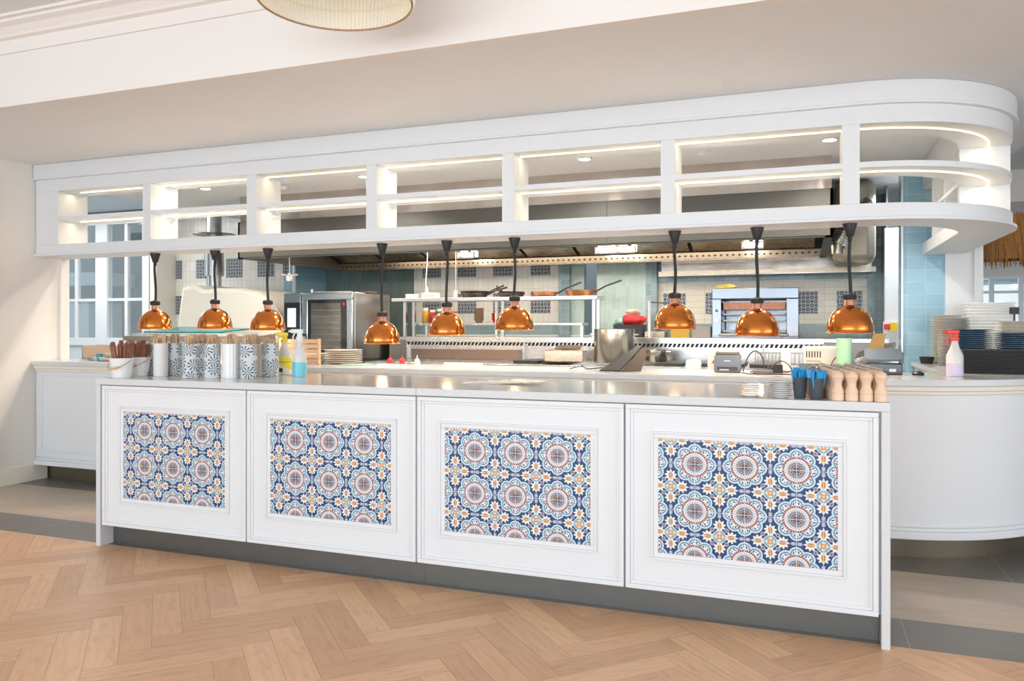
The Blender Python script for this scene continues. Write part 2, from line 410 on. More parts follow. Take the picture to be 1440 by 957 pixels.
# tiled kitchen walls
YL = 7.9; YB = 8.6
struct('wall_oven_side', MB().box(-7.62, -5.93, YL, YL+.1, 0, ZC+.45), WTILE)
struct('wall_oven_edge', MB().box(-5.93, -5.80, YL, YB, 0, ZC), LTILE)
struct('trim_3', MB().box(-5.802, -5.775, YL-.004, YL+.03, 0, ZC), WHITE)
struct('wall_rear', MB().box(-6.3, -4.52, YB, YB+.1, 0, ZC), DTILE)
rw = MB(); rw.box(-4.52, -2.63, YB, YB+.1, 1.28, ZC); struct('wall_rear', rw, WTILE)
struct('wall_rear', MB().box(-4.52, -2.63, YB, YB+.1, 0, 1.28), BTILE)
struct('trim_4', MB().box(-4.52, -2.25, YB-.03, YB-.001, 1.12, 1.15), WHITE)
struct('wall_rear', MB().box(-2.63, -2.50, YB-.06, YB+.1, 0, ZC), BTILE)
struct('wall_rear', MB().box(-2.50, -2.345, YB, YB+.1, 0, ZC), GTILE)
struct('wall_rear', MB().box(-2.17, -1.62, YB-.10, YB+.4, 0, ZC), GTILE)
nb = MB(); nb.box(-1.62, -1.50, YB-.10, YB+.1, 0, ZC); nb.box(-1.50, .62, YB-.02, YB+.1, 1.73, ZC); nb.box(.60, .78, YB-.1, YB+.1, 0, ZC); nb.box(-1.50, .62, YB-.02, YB+.1, 0, 1.275)
struct('wall_rear', nb, BTILE)
struct('wall_rear', MB().box(-1.50, .60, YB, YB+.1, 1.275, 1.73), WTILEH)
struct('wall_beyond', MB().box(-3.2, -1.6, 10.2, 10.3, 0, 2.8), WHITE)
struct('wall_beyond', MB().box(-3.2, 1.2, 10.4, 10.5, 0, 2.8), M('pale_corridor_wall', (.62, .64, .65), .6))
def deco_material():
    m, nt, bs = newmat('navy_patterned_tile'); vec, (x, y, z) = coord(nt)
    P = .0813
    u = ((x/P).mod(1)-.5).abs(); v = ((z/P).mod(1)-.5).abs()
    r = u.hyp(v); u2 = Ex(nt, u.v)*(-1)+.5; v2 = Ex(nt, v.v)*(-1)+.5; r2 = u2.hyp(v2)
    lit = (r.band(.26, .36)+r2.band(.24, .34)+r.band(.10, .15)+r2.lt(.10)).mn(1)
    c = mixc(nt, lit*.9, (.025, .035, .06), (.50, .53, .55))
    nt.links.new(c, bs.inputs['Base Color']); bs.inputs['Roughness'].default_value = .3; return m
DECO = deco_material()
dt = MB()
for i in range(5):
    x = -7.75+i*.478
    dt.box(x, min(x+.244, -5.94), YL-.006, YL, 1.86, 2.10); dt.box(x, min(x+.244, -5.94), YL-.006, YL, 1.40, 1.64)
struct('trim_5', dt, DECO, smooth=False)
dt = MB()
for i in range(4):
    x = -4.394+i*.468
    dt.box(x, x+.244, YB-.006, YB, 1.84, 2.08); dt.box(x, x+.244, YB-.006, YB, 1.40, 1.64)
struct('trim_6', dt, DECO, smooth=False)
dt = MB()
for x in (-1.443, -.99, -.50, -.10, .319): dt.box(x, x+.236, YB-.006, YB, 1.38, 1.61)
struct('trim_7', dt, DECO, smooth=False)
# pier at the end of the overhead wing, and the doorway beside it
struct('wall_pier', MB().box(.745, 1.045, 6.95, 7.25, 0, ZC), LTILE)
struct('wall_pier', MB().box(1.045, 1.24, 6.93, 7.25, 0, ZC), M('white_wall_tile', (.76, .78, .80), .3, var=.02))
struct('trim_8', MB().box(1.24, 1.30, 6.90, 7.27, 0, ZC), WHITE)
struct('trim_9', MB().box(.735, .748, 6.94, 6.955, .9, ZC), M('metal_edge', (.75, .75, .74), .3, .8))
dj = MB(); dj.box(.70, .82, 7.9, 8.0, 0, 2.15); dj.box(.86, 1.30, 7.95, 8.0, 0, ZC)
struct('door_2', dj, M('white_jamb', (.78, .80, .82), .5))
struct('wall_passage', MB().box(.72, .735, 8.0, 8.6, 0, ZC), DTILE)
# right hand dining side
struct('wall_right', MB().box(6.9, 7.0, 5, 16.2, 0, 3), BEAMP)
yr = 15.6
wr = MB(); wr.box(1.0, 7, yr, yr+.1, 0, .85); wr.box(1.0, 7, yr, yr+.1, 2.12, ZC)
struct('wall_dining', wr, WALLP)
w2 = thing('window_2', None, None, (0, 0, 0)); w2['kind'] = 'structure'
fm = MB()
for x in (2.62, 3.06, 3.50, 3.98, 4.45, 4.95): fm.box(x-.035, x+.035, yr-.04, yr+.06, .85, 2.11)
for z in (.85, 1.2, 1.52, 1.82, 2.08): fm.box(1.0, 7, yr-.03, yr+.05, z, z+.045)
obj('window_frame', fm, WHITE, w2)
obj('pane', MB().box(1.0, 7, yr, yr+.006, .85, 2.12), GLASS, w2)
hm, nt, bs = newmat('far_hillside'); vec, _ = coord(nt); vo = nt.nodes.new('ShaderNodeTexVoronoi'); vo.inputs['Scale'].default_value = .9; nt.links.new(vec, vo.inputs['Vector'])
n = noise(nt, vec, .5, 5); nt.links.new(mixc(nt, Ex(nt, vo.outputs['Distance']).lt(.28), mixc(nt, n.outputs[0], (.10, .15, .15), (.25, .33, .34)), (.75, .76, .74)), bs.inputs['Base Color'])
h = MB(); ring = []
nx = 40
for i in range(nx+1):
    x = -10+i*1.6; hz = 4.2+3.0*math.exp(-((i-24)/9)**2)+.25*math.sin(i*1.3)
    ring += [(x, 55, -1.5), (x, 56, hz*.55), (x, 60, hz), (x, 66, -1.5)]
h.add(ring, [(i*4+k, i*4+4+k, i*4+5+k, i*4+1+k) for i in range(nx) for k in range(3)])
struct('hill', h, hm)

# ------------------------------------------------------------------ front service counter
def azulejo():
    m, nt, bs = newmat('painted_cement_tile'); uvn = nt.nodes.new('ShaderNodeUVMap'); s = nt.nodes.new('ShaderNodeSeparateXYZ'); nt.links.new(uvn.outputs[0], s.inputs[0])
    U = Ex(nt, s.outputs[0]); V = Ex(nt, s.outputs[1])
    u = (U+.5).mod(1)-.5; v = (V+.5).mod(1)-.5
    au = u.abs(); av = v.abs()
    r = u.hyp(v); th = v.atan2(u)
    NAVY = (.012, .055, .17); SKY = (.42, .68, .80); WH = (.80, .84, .86); RUST = (.33, .055, .03); YEL = (.74, .36, .07); LAV = (.50, .44, .58); GREY = (.13, .14, .20)
    # corner-centred coordinates
    cu = au*(-1)+.5; cv = av*(-1)+.5; rc = cu.hyp(cv); tc = cv.atan2(cu)
    col = mixc(nt, 0, NAVY, NAVY)
    # small grey rosettes on the diagonals
    dx = cu-.145; dy = cv-.145; rd = dx.hyp(dy)
    col = mixc(nt, rd.lt(.052), col, GREY); col = mixc(nt, rd.band(.022, .04), col, LAV); col = mixc(nt, rd.lt(.013), col, RUST)
    # leafy yellow flowers on the grid lines (mirror the two axes together)
    a = cu.mx(cv); b = cu.mn(cv)      # a: along a grid line, b: across it
    fx = a-.235; ft = b.atan2(fx); fr = fx.hyp(b)
    star = ((ft*9).cos()*.022+.108)
    leaf = fr.lt(star)*b.lt(.125)
    col = mixc(nt, leaf, col, WH); col = mixc(nt, ((fx.abs()/.078)*(fx.abs()/.078)+(b/.046)*(b/.046)).lt(1), col, YEL)
    col = mixc(nt, b.band(.012, .02)*(fx.abs()).lt(.045), col, RUST)
    # link of beads halfway between medallions
    col = mixc(nt, a.gt(.40)*b.lt(.035), col, LAV); col = mixc(nt, a.gt(.40)*b.lt(.035)*((a*40).sin().gt(.2)), col, NAVY)
    # small circle at the corners
    col = mixc(nt, rc.lt(.138), col, SKY); col = mixc(nt, rc.lt(.108), col, NAVY); col = mixc(nt, rc.lt(.094), col, WH)
    col = mixc(nt, rc.band(.018, .086)*((tc*4).cos().lt(.1)), col, YEL); col = mixc(nt, rc.lt(.055)*((tc*4).cos().gt(.3)), col, RUST)
    # eight-lobed medallion
    q = PI/4; ta = (th+q/2).mod(q)-q/2
    lx = r*ta.cos()-.285; ly = r*ta.sin(); ld = lx.hyp(ly)
    inside = ld.lt(.152).mx(r.lt(.28))
    col = mixc(nt, inside, col, WH)
    col = mixc(nt, (ld.lt(.140).mx(r.lt(.28))), col, SKY)
    col = mixc(nt, (ld.lt(.112).mx(r.lt(.28))), col, NAVY)
    col = mixc(nt, (ld.lt(.096).mx(r.lt(.28))), col, WH)
    pet = ld.band(.040, .082)*(ly.abs().gt(.014))*r.gt(.29)
    col = mixc(nt, pet*((th*40).sin().gt(-.35)), col, (.03, .13, .28))
    col = mixc(nt, r.lt(.278), col, RUST)
    col = mixc(nt, r.band(.250, .268)*((th*36).sin().gt(.55)), col, WH)
    col = mixc(nt, r.lt(.236), col, WH)
    col = mixc(nt, r.band(.175, .215)*((th*32).sin().gt(.35)), col, (.34, .32, .48))
    col = mixc(nt, r.lt((th*32).sin()*.016+.165), col, GREY)
    col = mixc(nt, r.band(.118, .135), col, LAV)
    col = mixc(nt, r.lt(.112), col, NAVY)
    col = mixc(nt, r.band(.06, .105)*((th*12).sin().gt(-.1)), col, YEL)
    # tile joints
    j = au.lt(.009).mx(av.lt(.009)).mx(cu.lt(.007)).mx(cv.lt(.007))
    col = mixc(nt, j*.75, col, (.55, .70, .82))
    nt.links.new(col, bs.inputs['Base Color']); bs.inputs['Roughness'].default_value = .32
    return m
AZ = azulejo()
sc = thing('service_counter', 'long white panelled waiter counter with four blue patterned tile insets and stone top', 'counter', (-1.727, 3.71, 0))
OX, OY = -1.727, 3.71
def L(mb): mb.v = [(x-OX, y-OY, z) for x, y, z in mb.v]; return mb
XL, XR = -3.766, .313
tp = MB(); tp.box(XL, -1.7295, 3.308, 4.10, .917, .952); tp.box(-1.728, XR, 3.308, 4.10, .917, .952)
obj('countertop', L(tp), QUARTZ, sc, bev=.002)
for a, b in ((XL, XL+.032), (XR-.032, XR)):
    obj('end_panel', L(MB().box(a, b, 3.31, 4.09, 0, .917)), QUARTZ, sc, bev=.002)
obj('carcass', L(MB().box(XL+.032, XR-.032, 3.345, 4.05, .122, .917)), WHITE, sc)
kk = MB(); kk.box(XL+.034, -1.7305, 3.40, 3.43, .0, .122); kk.box(-1.7295, XR-.034, 3.40, 3.43, .0, .122); kk.box(XL+.034, XR-.034, 4.0, 4.02, 0, .122)
obj('toe_kick', L(kk), KICK, sc)
edges = [-3.728, -2.722, -1.729, -.723, .276]
for i in range(4):
    a, b = edges[i]+.004, edges[i+1]-.004
    tx0 = [-3.574, -2.577, -1.583, -.580][i]; tx1 = tx0+.706; tz0, tz1 = .283, .770
    p = MB(); p.box(a, b, 3.326, 3.346, .122, .912)
    for (w, o, y) in ((.020, 0, 3.312), (.013, .020, 3.319)):
        p.rframe(a+o, b-o, .122+o, .912-o, w, y, 3.327)
    for (w, o, y) in ((.010, -.030, 3.314), (.020, -.020, 3.320)):
        p.rframe(tx0+o, tx1-o, tz0+o, tz1-o, w, y, 3.327)
    po = obj('panel', L(p), WHITE, sc, bev=.002)
    t = MB(); y = 3.3235
    pz, pxx = .1965, .2005
    uu = lambda X: (X-tx0-.153)/pxx
    vv = lambda Z: (Z-.668)/pz
    t.add([(tx0, y, tz0), (tx1, y, tz0), (tx1, y, tz1), (tx0, y, tz1), (tx0, 3.327, tz0), (tx1, 3.327, tz0), (tx1, 3.327, tz1), (tx0, 3.327, tz1)],
          [(0, 1, 2, 3), (0, 4, 5, 1), (1, 5, 6, 2), (2, 6, 7, 3), (3, 7, 4, 0)], [[(uu(tx0), vv(tz0)), (uu(tx1), vv(tz0)), (uu(tx1), vv(tz1)), (uu(tx0), vv(tz1))]]+[[(0, 0)]*4]*4)
    to = obj('tile_panel', L(t), AZ, po, smooth=False); to['label'] = 'blue, rust and yellow patterned tile inset'

# ------------------------------------------------------------------ pass counter with rounded corner
def outline(c, r, xl, yend, n=28):
    """plan line: straight along x, quarter circle, straight along y"""
    return [(xl, c[1]-r)]+[(xl+(c[0]-xl)*k/6, c[1]-r) for k in range(1, 6)]+arc(c, r, -PI/2, 0, n)+[(c[0]+r, yend)]
PC = (.36, 5.62)
pc = thing('pass_counter', 'long white pass counter curving round the kitchen corner with grey stone top', 'counter', (-2, 4.9, 0))
OX, OY = -2, 4.9
def ring(r0, r1, z0, z1, xl=-5.855, ye=6.94): return MB().strip(outline(PC, r0, xl, ye), outline(PC, r1, xl, ye), z0, z1)
obj('countertop', L(ring(1.09, .44, .932, .967)), QUARTZ, pc, bev=.003)
b = ring(1.045, .47, .125, .932); obj('carcass', L(b), WHITE, pc)
b = ring(1.075, 1.04, .905, .932); b2 = ring(1.06, 1.04, .885, .905); b.add(b2.v, b2.f)
obj('top_moulding', L(b), CREAM, pc, bev=.004)
b = ring(1.072, 1.04, .125, .165); b2 = ring(1.062, 1.04, .165, .185); b.add(b2.v, b2.f); b2 = ring(1.054, 1.04, .185, .20); b.add(b2.v, b2.f)
obj('base_moulding', L(b), WHITE, pc, bev=.005)
obj('toe_kick', L(ring(.94, .91, 0, .125)), KICKB, pc)
b = MB()
for k in range(6):
    x0 = -5.80+k*1.0
    b.rframe(x0, x0+.94, .24, .87, .02, 4.567, 4.576)
obj('panel_moulding', L(b), WHITE, pc, bev=.002)
obj('rear_splash', L(MB().box(-5.8, -3.55, 5.15, 5.17, .967, .985)), CREAM, pc)

# ------------------------------------------------------------------ overhead shelf unit
BC = (.265, 5.47); R0 = .90; R1 = .62; YE = 6.93
ov = thing('overhead_shelf_unit', 'long white open two-tier overhead shelf with rounded corner and warm light strips', 'shelf unit', (-2, 4.7, 1.815))
def ob(mb): mb.v = [(x+2, y-4.7, z-1.815) for x, y, z in mb.v]; return mb
def bring(r0, r1, z0, z1, xl=-5.855, ye=YE): return MB().strip(outline(BC, r0, xl, ye, 32), outline(BC, r1, xl, ye, 32), z0, z1)
bt = bring(R0, R1, 1.83, 1.906); b2 = bring(R0+.022, R1, 1.815, 1.832); bt.add(b2.v, b2.f)
obj('bottom_rail', ob(bt), WHITE, ov, bev=.003)
tt = bring(R0, R1, 2.334, ZC-.001)
obj('top_rail', ob(tt), WHITE, ov, bev=.003)
cn = bring(R0+.022, R0-.01, 2.435, ZC-.001); b2 = bring(R0+.030, R0-.01, 2.430, 2.445); cn.add(b2.v, b2.f)
obj('cornice', ob(cn), WHITE, ov, bev=.003)
EY = 5.42
sh = bring(R0-.004, R1, 2.098, 2.130, ye=5.47)
obj('shelf', ob(sh), WHITE, ov, bev=.002)
sh = MB().box(.885, 1.15, 5.47, YE, 2.105, 2.130); obj('shelf', ob(sh), WHITE, ov, bev=.002)
y0, y1 = BC[1]-R0, BC[1]-R1
for a, b_ in ((-5.855, -5.607), (-4.724, -4.647), (-3.753, -3.666), (-2.766, -2.683), (-1.781, -1.70), (-.784, -.702), (.195, .283)):
    obj('divider', ob(MB().box(a, b_, y0+.001, y1-.001, 1.906, 2.334)), WHITE, ov, bev=.002)
obj('divider', ob(MB().box(.893, 1.163, EY, EY+.05, 1.906, 2.334)), WHITE, ov, bev=.002)
obj('back_panel', ob(MB().box(1.135, 1.163, EY+.05, YE, 1.906, 2.334)), CREAM, ov)
for y in (5.92, 6.44): obj('divider', ob(MB().box(.887, 1.135, y, y+.03, 1.906, 2.334)), WHITE, ov)
def led(r, z):
    return MB().strip(outline(BC, r+.0035, -5.5, 5.40, 32), outline(BC, r-.0035, -5.5, 5.40, 32), z-.006, z)
for nm, z in (('upper', 2.334), ('lower', 2.098)):
    o = obj('light_strip', ob(led(R0-.12, z)), LED, ov); o['label'] = 'glowing warm light strip'
for y in (5.70, 6.20, 6.70):
    o = obj('light_strip', ob(MB().box(1.0, 1.02, y-.18, y+.18, 2.325, 2.333)), LED, ov); o['label'] = 'glowing warm light strip'
bays = [(-5.607, -4.724), (-4.647, -3.753), (-3.666, -2.766), (-2.683, -1.781), (-1.70, -.784), (-.702, .195), (.283, .62)]
for a, b_ in bays:                 # the light the strips give off
    for z in (2.322, 2.086):
        l = area('light_strip_glow', ((a+b_)/2, BC[1]-R0+.12, z), ((a+b_)/2, BC[1]-R0+.12, 0), b_-a-.02, .012, 0.75*(b_-a), (1, .74, .42))
for z in (2.322, 2.086):
    area('light_strip_glow', (1.0, 5.30, z), (1.0, 5.30, 0), .012, .22, .25, (1, .76, .46))
# ------------------------------------------------------------------ copper heat lamps
def copper_material():
    m, nt, bs = newmat('polished_copper'); vec, (x, y, z) = coord(nt)
    n = noise(nt, vec, 9, 2)
    nt.links.new(mixc(nt, n.outputs[0], (.66, .195, .03), (.78, .27, .05)), bs.inputs['Base Color'])
    bs.inputs['Metallic'].default_value = 1; bs.inputs['Roughness'].default_value = .16
    bs.inputs['Coat Weight'].default_value = .5; bs.inputs['Coat Roughness'].default_value = .03
    return m
COPPER = copper_material(); COPP2 = M('pink_copper', (.80, .42, .30), .25, 1)
BULB = M('heat_bulb', (1, .8, .6), .4, emit=(1, .72, .42), es=9)
lamp_x = (-4.72, -4.14, -3.66, -2.71, -2.22, -1.74, -.72, -.25, .24)
lamp_z = (1.225, 1.228, 1.218, 1.128, 1.188, 1.222, 1.228, 1.192, 1.208)
lamp_lab = ('copper dome heat lamp hanging before the white framed internal windows', 'copper dome heat lamp over the turquoise trays beside the windows lamp',
 'copper dome heat lamp in front of the rounded cream oven', 'copper dome heat lamp hanging lowest, just right of the tall combi oven',
 'copper dome heat lamp with glowing bulb in front of the jars on the range shelf', 'copper dome heat lamp in front of the middle frying pan',
 'copper dome heat lamp right of the red bundle and stock pot', 'copper dome heat lamp in front of the steel salamander grill',
 'copper dome heat lamp above the mint green cylinder and pepper mills')
for i, (x, zb, lab) in enumerate(zip(lamp_x, lamp_z, lamp_lab)):
    t = thing('heat_lamp', lab, 'heat lamp', (x, 4.69, zb), 0, 'copper heat lamps over the pass')
    top = 1.815-zb
    r = .124
    prof = [(r, 0), (r+.003, .003), (r, .008)]+[(r*math.cos(a)**.82 if math.cos(a) > 0 else 0, .008+.145*math.sin(a)) for a in [k*PI/2/14 for k in range(1, 13)]]+[(.029, .155)]
    inner = [(p[0]*.96, p[1]*.97) for p in reversed(prof)]
    o = obj('lamp_shade', MB().lathe(prof+inner+[(r, 0)], n=48), COPPER, t)
    obj('neck', MB().lathe([(.026, .150), (.030, .154), (.028, .160), (.028, .188), (.026, .192), (0, .192)], n=24), COPP2, t)
    obj('cap', MB().lathe([(0, .188), (.034, .188), (.036, .192), (.036, .212), (.030, .218), (.008, .224), (0, .224)], n=24), RUBBER, t)
    z1 = top-.072
    pts = []; rr = []
    n = 60
    for k in range(n+1):
        q = k/n; zz = .220+(z1-.220)*q
        pts.append((.004*math.sin(q*5+i), .003*math.cos(q*4+i), zz)); rr.append(.0085+(.0016 if k % 2 else 0))
    obj('cord', MB().tube(pts, rr, 8), RUBBER, t)
    obj('cord_loop', MB().tube([(.010*math.cos(a), 0, z1-.012+.02*math.sin(a)) for a in [k*2*PI/12 for k in range(13)]], .003, 6), RUBBER, t)
    obj('ceiling_cup', MB().lathe([(0, z1), (.018, z1), (.020, z1+.004), (.038, top-.006), (.038, top), (0, top)], n=28), BLACK, t)
    obj('bulb', MB().lathe([(0, .012), (.030, .020), (.045, .040), (.040, .065), (.018, .10), (0, .11)], n=20), BULB, t)

# ------------------------------------------------------------------ woven pendant above the camera side
pt = thing('pendant_light', 'large pale woven rattan pendant shade hanging from the front ceiling', 'pendant light', (-1.77, 2.69, 2.557))
CANE = M('pale_cane', (.80, .73, .58), .6, var=.1, emit=(1, .9, .7), es=.12); CANED = M('brown_cane', (.45, .27, .16), .6)
ribs = MB()
prof = lambda q: (.308+.05*q-.02*q*q, .40*q)
for k in range(110):
    a = 2*PI*k/110
    ribs.tube([((prof(q)[0])*math.cos(a), prof(q)[0]*math.sin(a), prof(q)[1]) for q in (0, .2, .45, .7, 1)], .0028, 5)
obj('shade_weave', ribs, CANE, pt)
def hoop(r, z, t=.006): return MB().lathe([(r+t*math.cos(a), z+t*math.sin(a)) for a in [k*2*PI/8 for k in range(9)]], n=64)
obj('rim', hoop(.308, 0, .0045), CANED, pt)
h1 = hoop(prof(.22)[0], prof(.22)[1], .004); h2 = hoop(prof(.6)[0], prof(.6)[1], .004); h1.add(h2.v, h2.f); obj('hoop', h1, CANE, pt)
il = M('inner_paper_liner', (.90, .89, .86), .7, emit=(1, .96, .90), es=.12)
obj('liner', MB().lathe([(prof(q)[0]+.010, prof(q)[1]) for q in (.02, .2, .45, .7, 1)]+[(0, .40)], n=48), il, pt)

# ------------------------------------------------------------------ exhaust hood over the cook line
hd = thing('exhaust_hood', 'long stainless steel exhaust hood hanging over the central cook line', 'exhaust hood', (-2.55, 7.35, 1.936))
OX, OY = -2.55, 7.35
def hb(mb): mb.v = [(x-OX, y-OY, z-1.936) for x, y, z in mb.v]; return mb
hx0, hx1, hy0, hy1 = -5.36, .21, 6.40, 8.32
s_ = MB(); s_.box(hx0, -1.55, hy0, hy0+.02, 1.936, 2.30); s_.box(-1.546, hx1, hy0, hy0+.02, 1.936, 2.30); s_.box(hx0, hx0+.02, hy0, hy1, 1.936, 2.30); s_.box(hx1-.02, hx1, hy0, hy1, 1.936, 2.30); s_.box(hx0, hx1, hy1-.02, hy1, 1.936, 2.30)
s_.box(hx0, hx1, hy0, hy0+.06, 1.930, 1.942); s_.box(hx0, hx0+.06, hy0, hy1, 1.930, 1.942); s_.box(hx1-.06, hx1, hy0, hy1, 1.930, 1.942)
obj('skirt', hb(s_), SKIRTM, hd)
s_ = MB(); s_.box(hx0+.01, hx1-.01, hy0+.02, hy1-.02, 2.305, ZC-.001)
obj('upper_casing', hb(s_), REFLECT, hd)
obj('top_plate', hb(MB().box(hx0+.02, hx1-.02, hy0+.02, hy1-.02, 2.27, 2.30)), STEELW, hd)
def slab(x0, x1, ya, za, yb, zb, t=.01):
    return MB().add([(x0, ya, za), (x1, ya, za), (x1, yb, zb), (x0, yb, zb), (x0, ya, za+t), (x1, ya, za+t), (x1, yb, zb+t), (x0, yb, zb+t)],
                    [(0, 1, 2, 3), (7, 6, 5, 4), (0, 4, 5, 1), (1, 5, 6, 2), (2, 6, 7, 3), (3, 7, 4, 0)])
obj('inner_slope', hb(slab(hx0+.03, hx1-.03, hy0+.06, 1.97, 7.1, 2.24)), STEELW, hd)
for k in range(9):
    x0 = hx0+.1+k*.60
    f = slab(x0, x0+.56, 7.35, 2.26, 8.15, 2.02)
    f2 = slab(x0+.20, x0+.36, 7.40, 2.236, 7.44, 2.224, .01); f.add(f2.v, f2.f)
    obj('baffle_filter', hb(f), STEELW, hd)
g = MB(); g.box(hx0+.02, hx1-.02, 8.20, 8.215, 1.936, 2.01); g.box(hx0+.02, hx1-.02, 8.2, 8.3, 1.930, 1.938)
obj('gutter', hb(g), STEELW, hd)
g = MB()
for k in range(92):
    x = hx0+.06+k*.06; g.box(x, x+.022, 8.1985, 8.2005, 1.966, 1.983)
o = obj('gutter_hole', hb(g), BLACK, hd); o['kind'] = 'stuff'
for x in (-3.6, -2.02, -1.80, -.55):
    l = obj('light_fitting', hb(MB().box(x, x+.17, 7.92, 8.06, 2.03, 2.06)), DOWN, hd)
    obj('fitting_frame', hb(MB().rframe(x-.02, x+.19, 2.00, 2.075, .014, 7.90, 7.93)), STEELD, l)
h2 = thing('exhaust_hood', 'lower stainless hood against the rear wall above the salamander grill', 'exhaust hood', (-.5, 8.3, 1.8))
OX, OY = -.5, 8.3
def hb2(mb): mb.v = [(x-OX, y-OY, z-1.8) for x, y, z in mb.v]; return mb
q = MB(); q.box(-1.42, .62, 8.33, 8.58, 1.80, 2.2); q.box(-1.45, .66, 8.33, 8.36, 1.78, 1.81)
obj('casing', hb2(q), STEELB, h2)
obj('front_lip', hb2(MB().box(-1.45, .66, 8.325, 8.345, 1.79, 1.83)), STEELW, h2)
fd = thing('hood_vent_duct', 'crinkled silver flexible duct beside the hood end', 'duct', (.365, 7.0, 1.95))
pts = []; rr = []
for k in range(50):
    q = k/49; pts.append((-.10+.25*q, .0+.1*q, -.03+.33*q+.05*math.sin(q*3))); rr.append(.065+(.008 if k % 2 else 0))
obj('duct_body', MB().tube(pts, rr, 14), STEEL, fd)
obj('collar', MB().cyl(-.10, 0, -.10, -.02, .05), STEELB, fd)
pp = thing('hood_end_cabinet', 'rounded warm grey steel cabinet panel at the right end of the hood', 'panel', (.45, 7.5, 1.8))
obj('panel_body', MB().box(-.20, .15, 0, .3, 0, .755), M('warm_grey_metal', (.42, .36, .28), .4, .6), pp, bev=.08)

# ceiling fittings
dl = None
for i, (x, y, lab) in enumerate(((-5.295, 5.87, 'round ceiling downlight seen through the second shelf bay from the wall'), (-1.595, 5.865, 'round ceiling downlight seen through the fifth bay above the stock pot'),
        (.17, 5.866, 'round ceiling downlight seen through the last bay before the rounded corner'), (-3.58, 5.88, 'round ceiling downlight beside the third bay post'))):
    t = thing('downlight', lab, 'downlight', (x, y, ZC-.012), 0, 'kitchen ceiling downlights')
    obj('trim_ring', MB().lathe([(.045, 0), (.058, 0), (.06, .012), (.045, .012), (.045, 0)], n=28), WHITE, t)
    obj('lens', MB().cyl(0, 0, .003, .01, .045), DOWN, t)
for x, y, lab in ((-.706, 5.937, 'small white smoke detector on the ceiling near the right end'), (-4.545, 6.032, 'small white sprinkler fitting on the ceiling left of the hood')):
    t = thing('smoke_detector', lab, 'smoke detector', (x, y, ZC-.04))
    obj('detector_base', MB().cyl(0, 0, .025, .039, .055), WHITE, t); obj('detector_head', MB().cyl(0, 0, 0, .026, .03, .04), WHITE, t)

t = thing('back_room_bench', 'white bench unit seen through the internal window panes', 'bench', (-10.7, 8.7, 0))
obj('bench_body', MB().box(-1.3, 1.0, -.3, .3, 0, 1.60), WHITE, t, bev=.01); obj('bench_top', MB().box(-1.35, 1.05, -.33, .33, 1.60, 1.62), STEEL, t)
t = thing('white_extractor', 'white box canopy seen through the upper internal window panes', 'canopy hood', (-10.7, 8.9, 1.85))
obj('canopy_body', MB().prism([(-.9, -.35), (1.0, -.35), (1.0, .35), (-.9, .35)], 0, .20), WHITE, t, bev=.01); obj('canopy_duct', MB().box(-.2, .2, -.2, .2, .20, 1.19), WHITE, t)
# ================================================================== things on the front service counter
ZF = .9525; ZP = .9676
def leaf_tin():
    m, nt, bs = newmat('leaf_print_tin'); uvn = nt.nodes.new('ShaderNodeUVMap')
    vo = nt.nodes.new('ShaderNodeTexVoronoi'); vo.inputs['Scale'].default_value = 15; vo.voronoi_dimensions = '2D'; vo.inputs['Randomness'].default_value = .8
    nt.links.new(uvn.outputs[0], vo.inputs['Vector'])
    sc_ = nt.nodes.new('ShaderNodeVectorMath'); sc_.operation = 'SCALE'; sc_.inputs['Scale'].default_value = 15; nt.links.new(uvn.outputs[0], sc_.inputs[0])
    sp = nt.nodes.new('ShaderNodeVectorMath'); sp.operation = 'SCALE'; sp.inputs['Scale'].default_value = 15; nt.links.new(vo.outputs['Position'], sp.inputs[0])
    df = nt.nodes.new('ShaderNodeVectorMath'); df.operation = 'SUBTRACT'; nt.links.new(uvn.outputs[0], df.inputs[0]); nt.links.new(vo.outputs['Position'], df.inputs[1])
    s = nt.nodes.new('ShaderNodeSeparateXYZ'); nt.links.new(df.outputs[0], s.inputs[0])
    x = Ex(nt, s.outputs[0]); y = Ex(nt, s.outputs[1]); th = y.atan2(x); r = x.hyp(y)
    f = (th*9+r*50).sin().gt(.1)*r.gt(.003)*r.lt(.034)
    nt.links.new(mixc(nt, f, (.72, .76, .78), (.15, .20, .25)), bs.inputs['Base Color'])
    bs.inputs['Roughness'].default_value = .25; return m
LEAF = leaf_tin()
def ribmat(): return ENAMEL
def pouch_bits(mb, rx, h, n=9, seed=0):
    """folded kraft paper pouches fanned inside a tin"""
    rnd = random.Random(seed)
    for k in range(n):
        a = rnd.uniform(0, 2*PI); d = rnd.uniform(0, rx-.024)
        m = Matrix.Translation((d*math.cos(a), d*math.sin(a), h*.35)) @ Matrix.Rotation(rnd.uniform(-.06, .06), 4, 'X') @ Matrix.Rotation(rnd.uniform(-.06, .06), 4, 'Y') @ Matrix.Rotation(rnd.uniform(-1.5, 1.5), 4, 'Z')
        hh = h*.65+rnd.uniform(.02, .055)
        mb.box(-.018, .018, -.002, .002, 0, hh, 0, m)
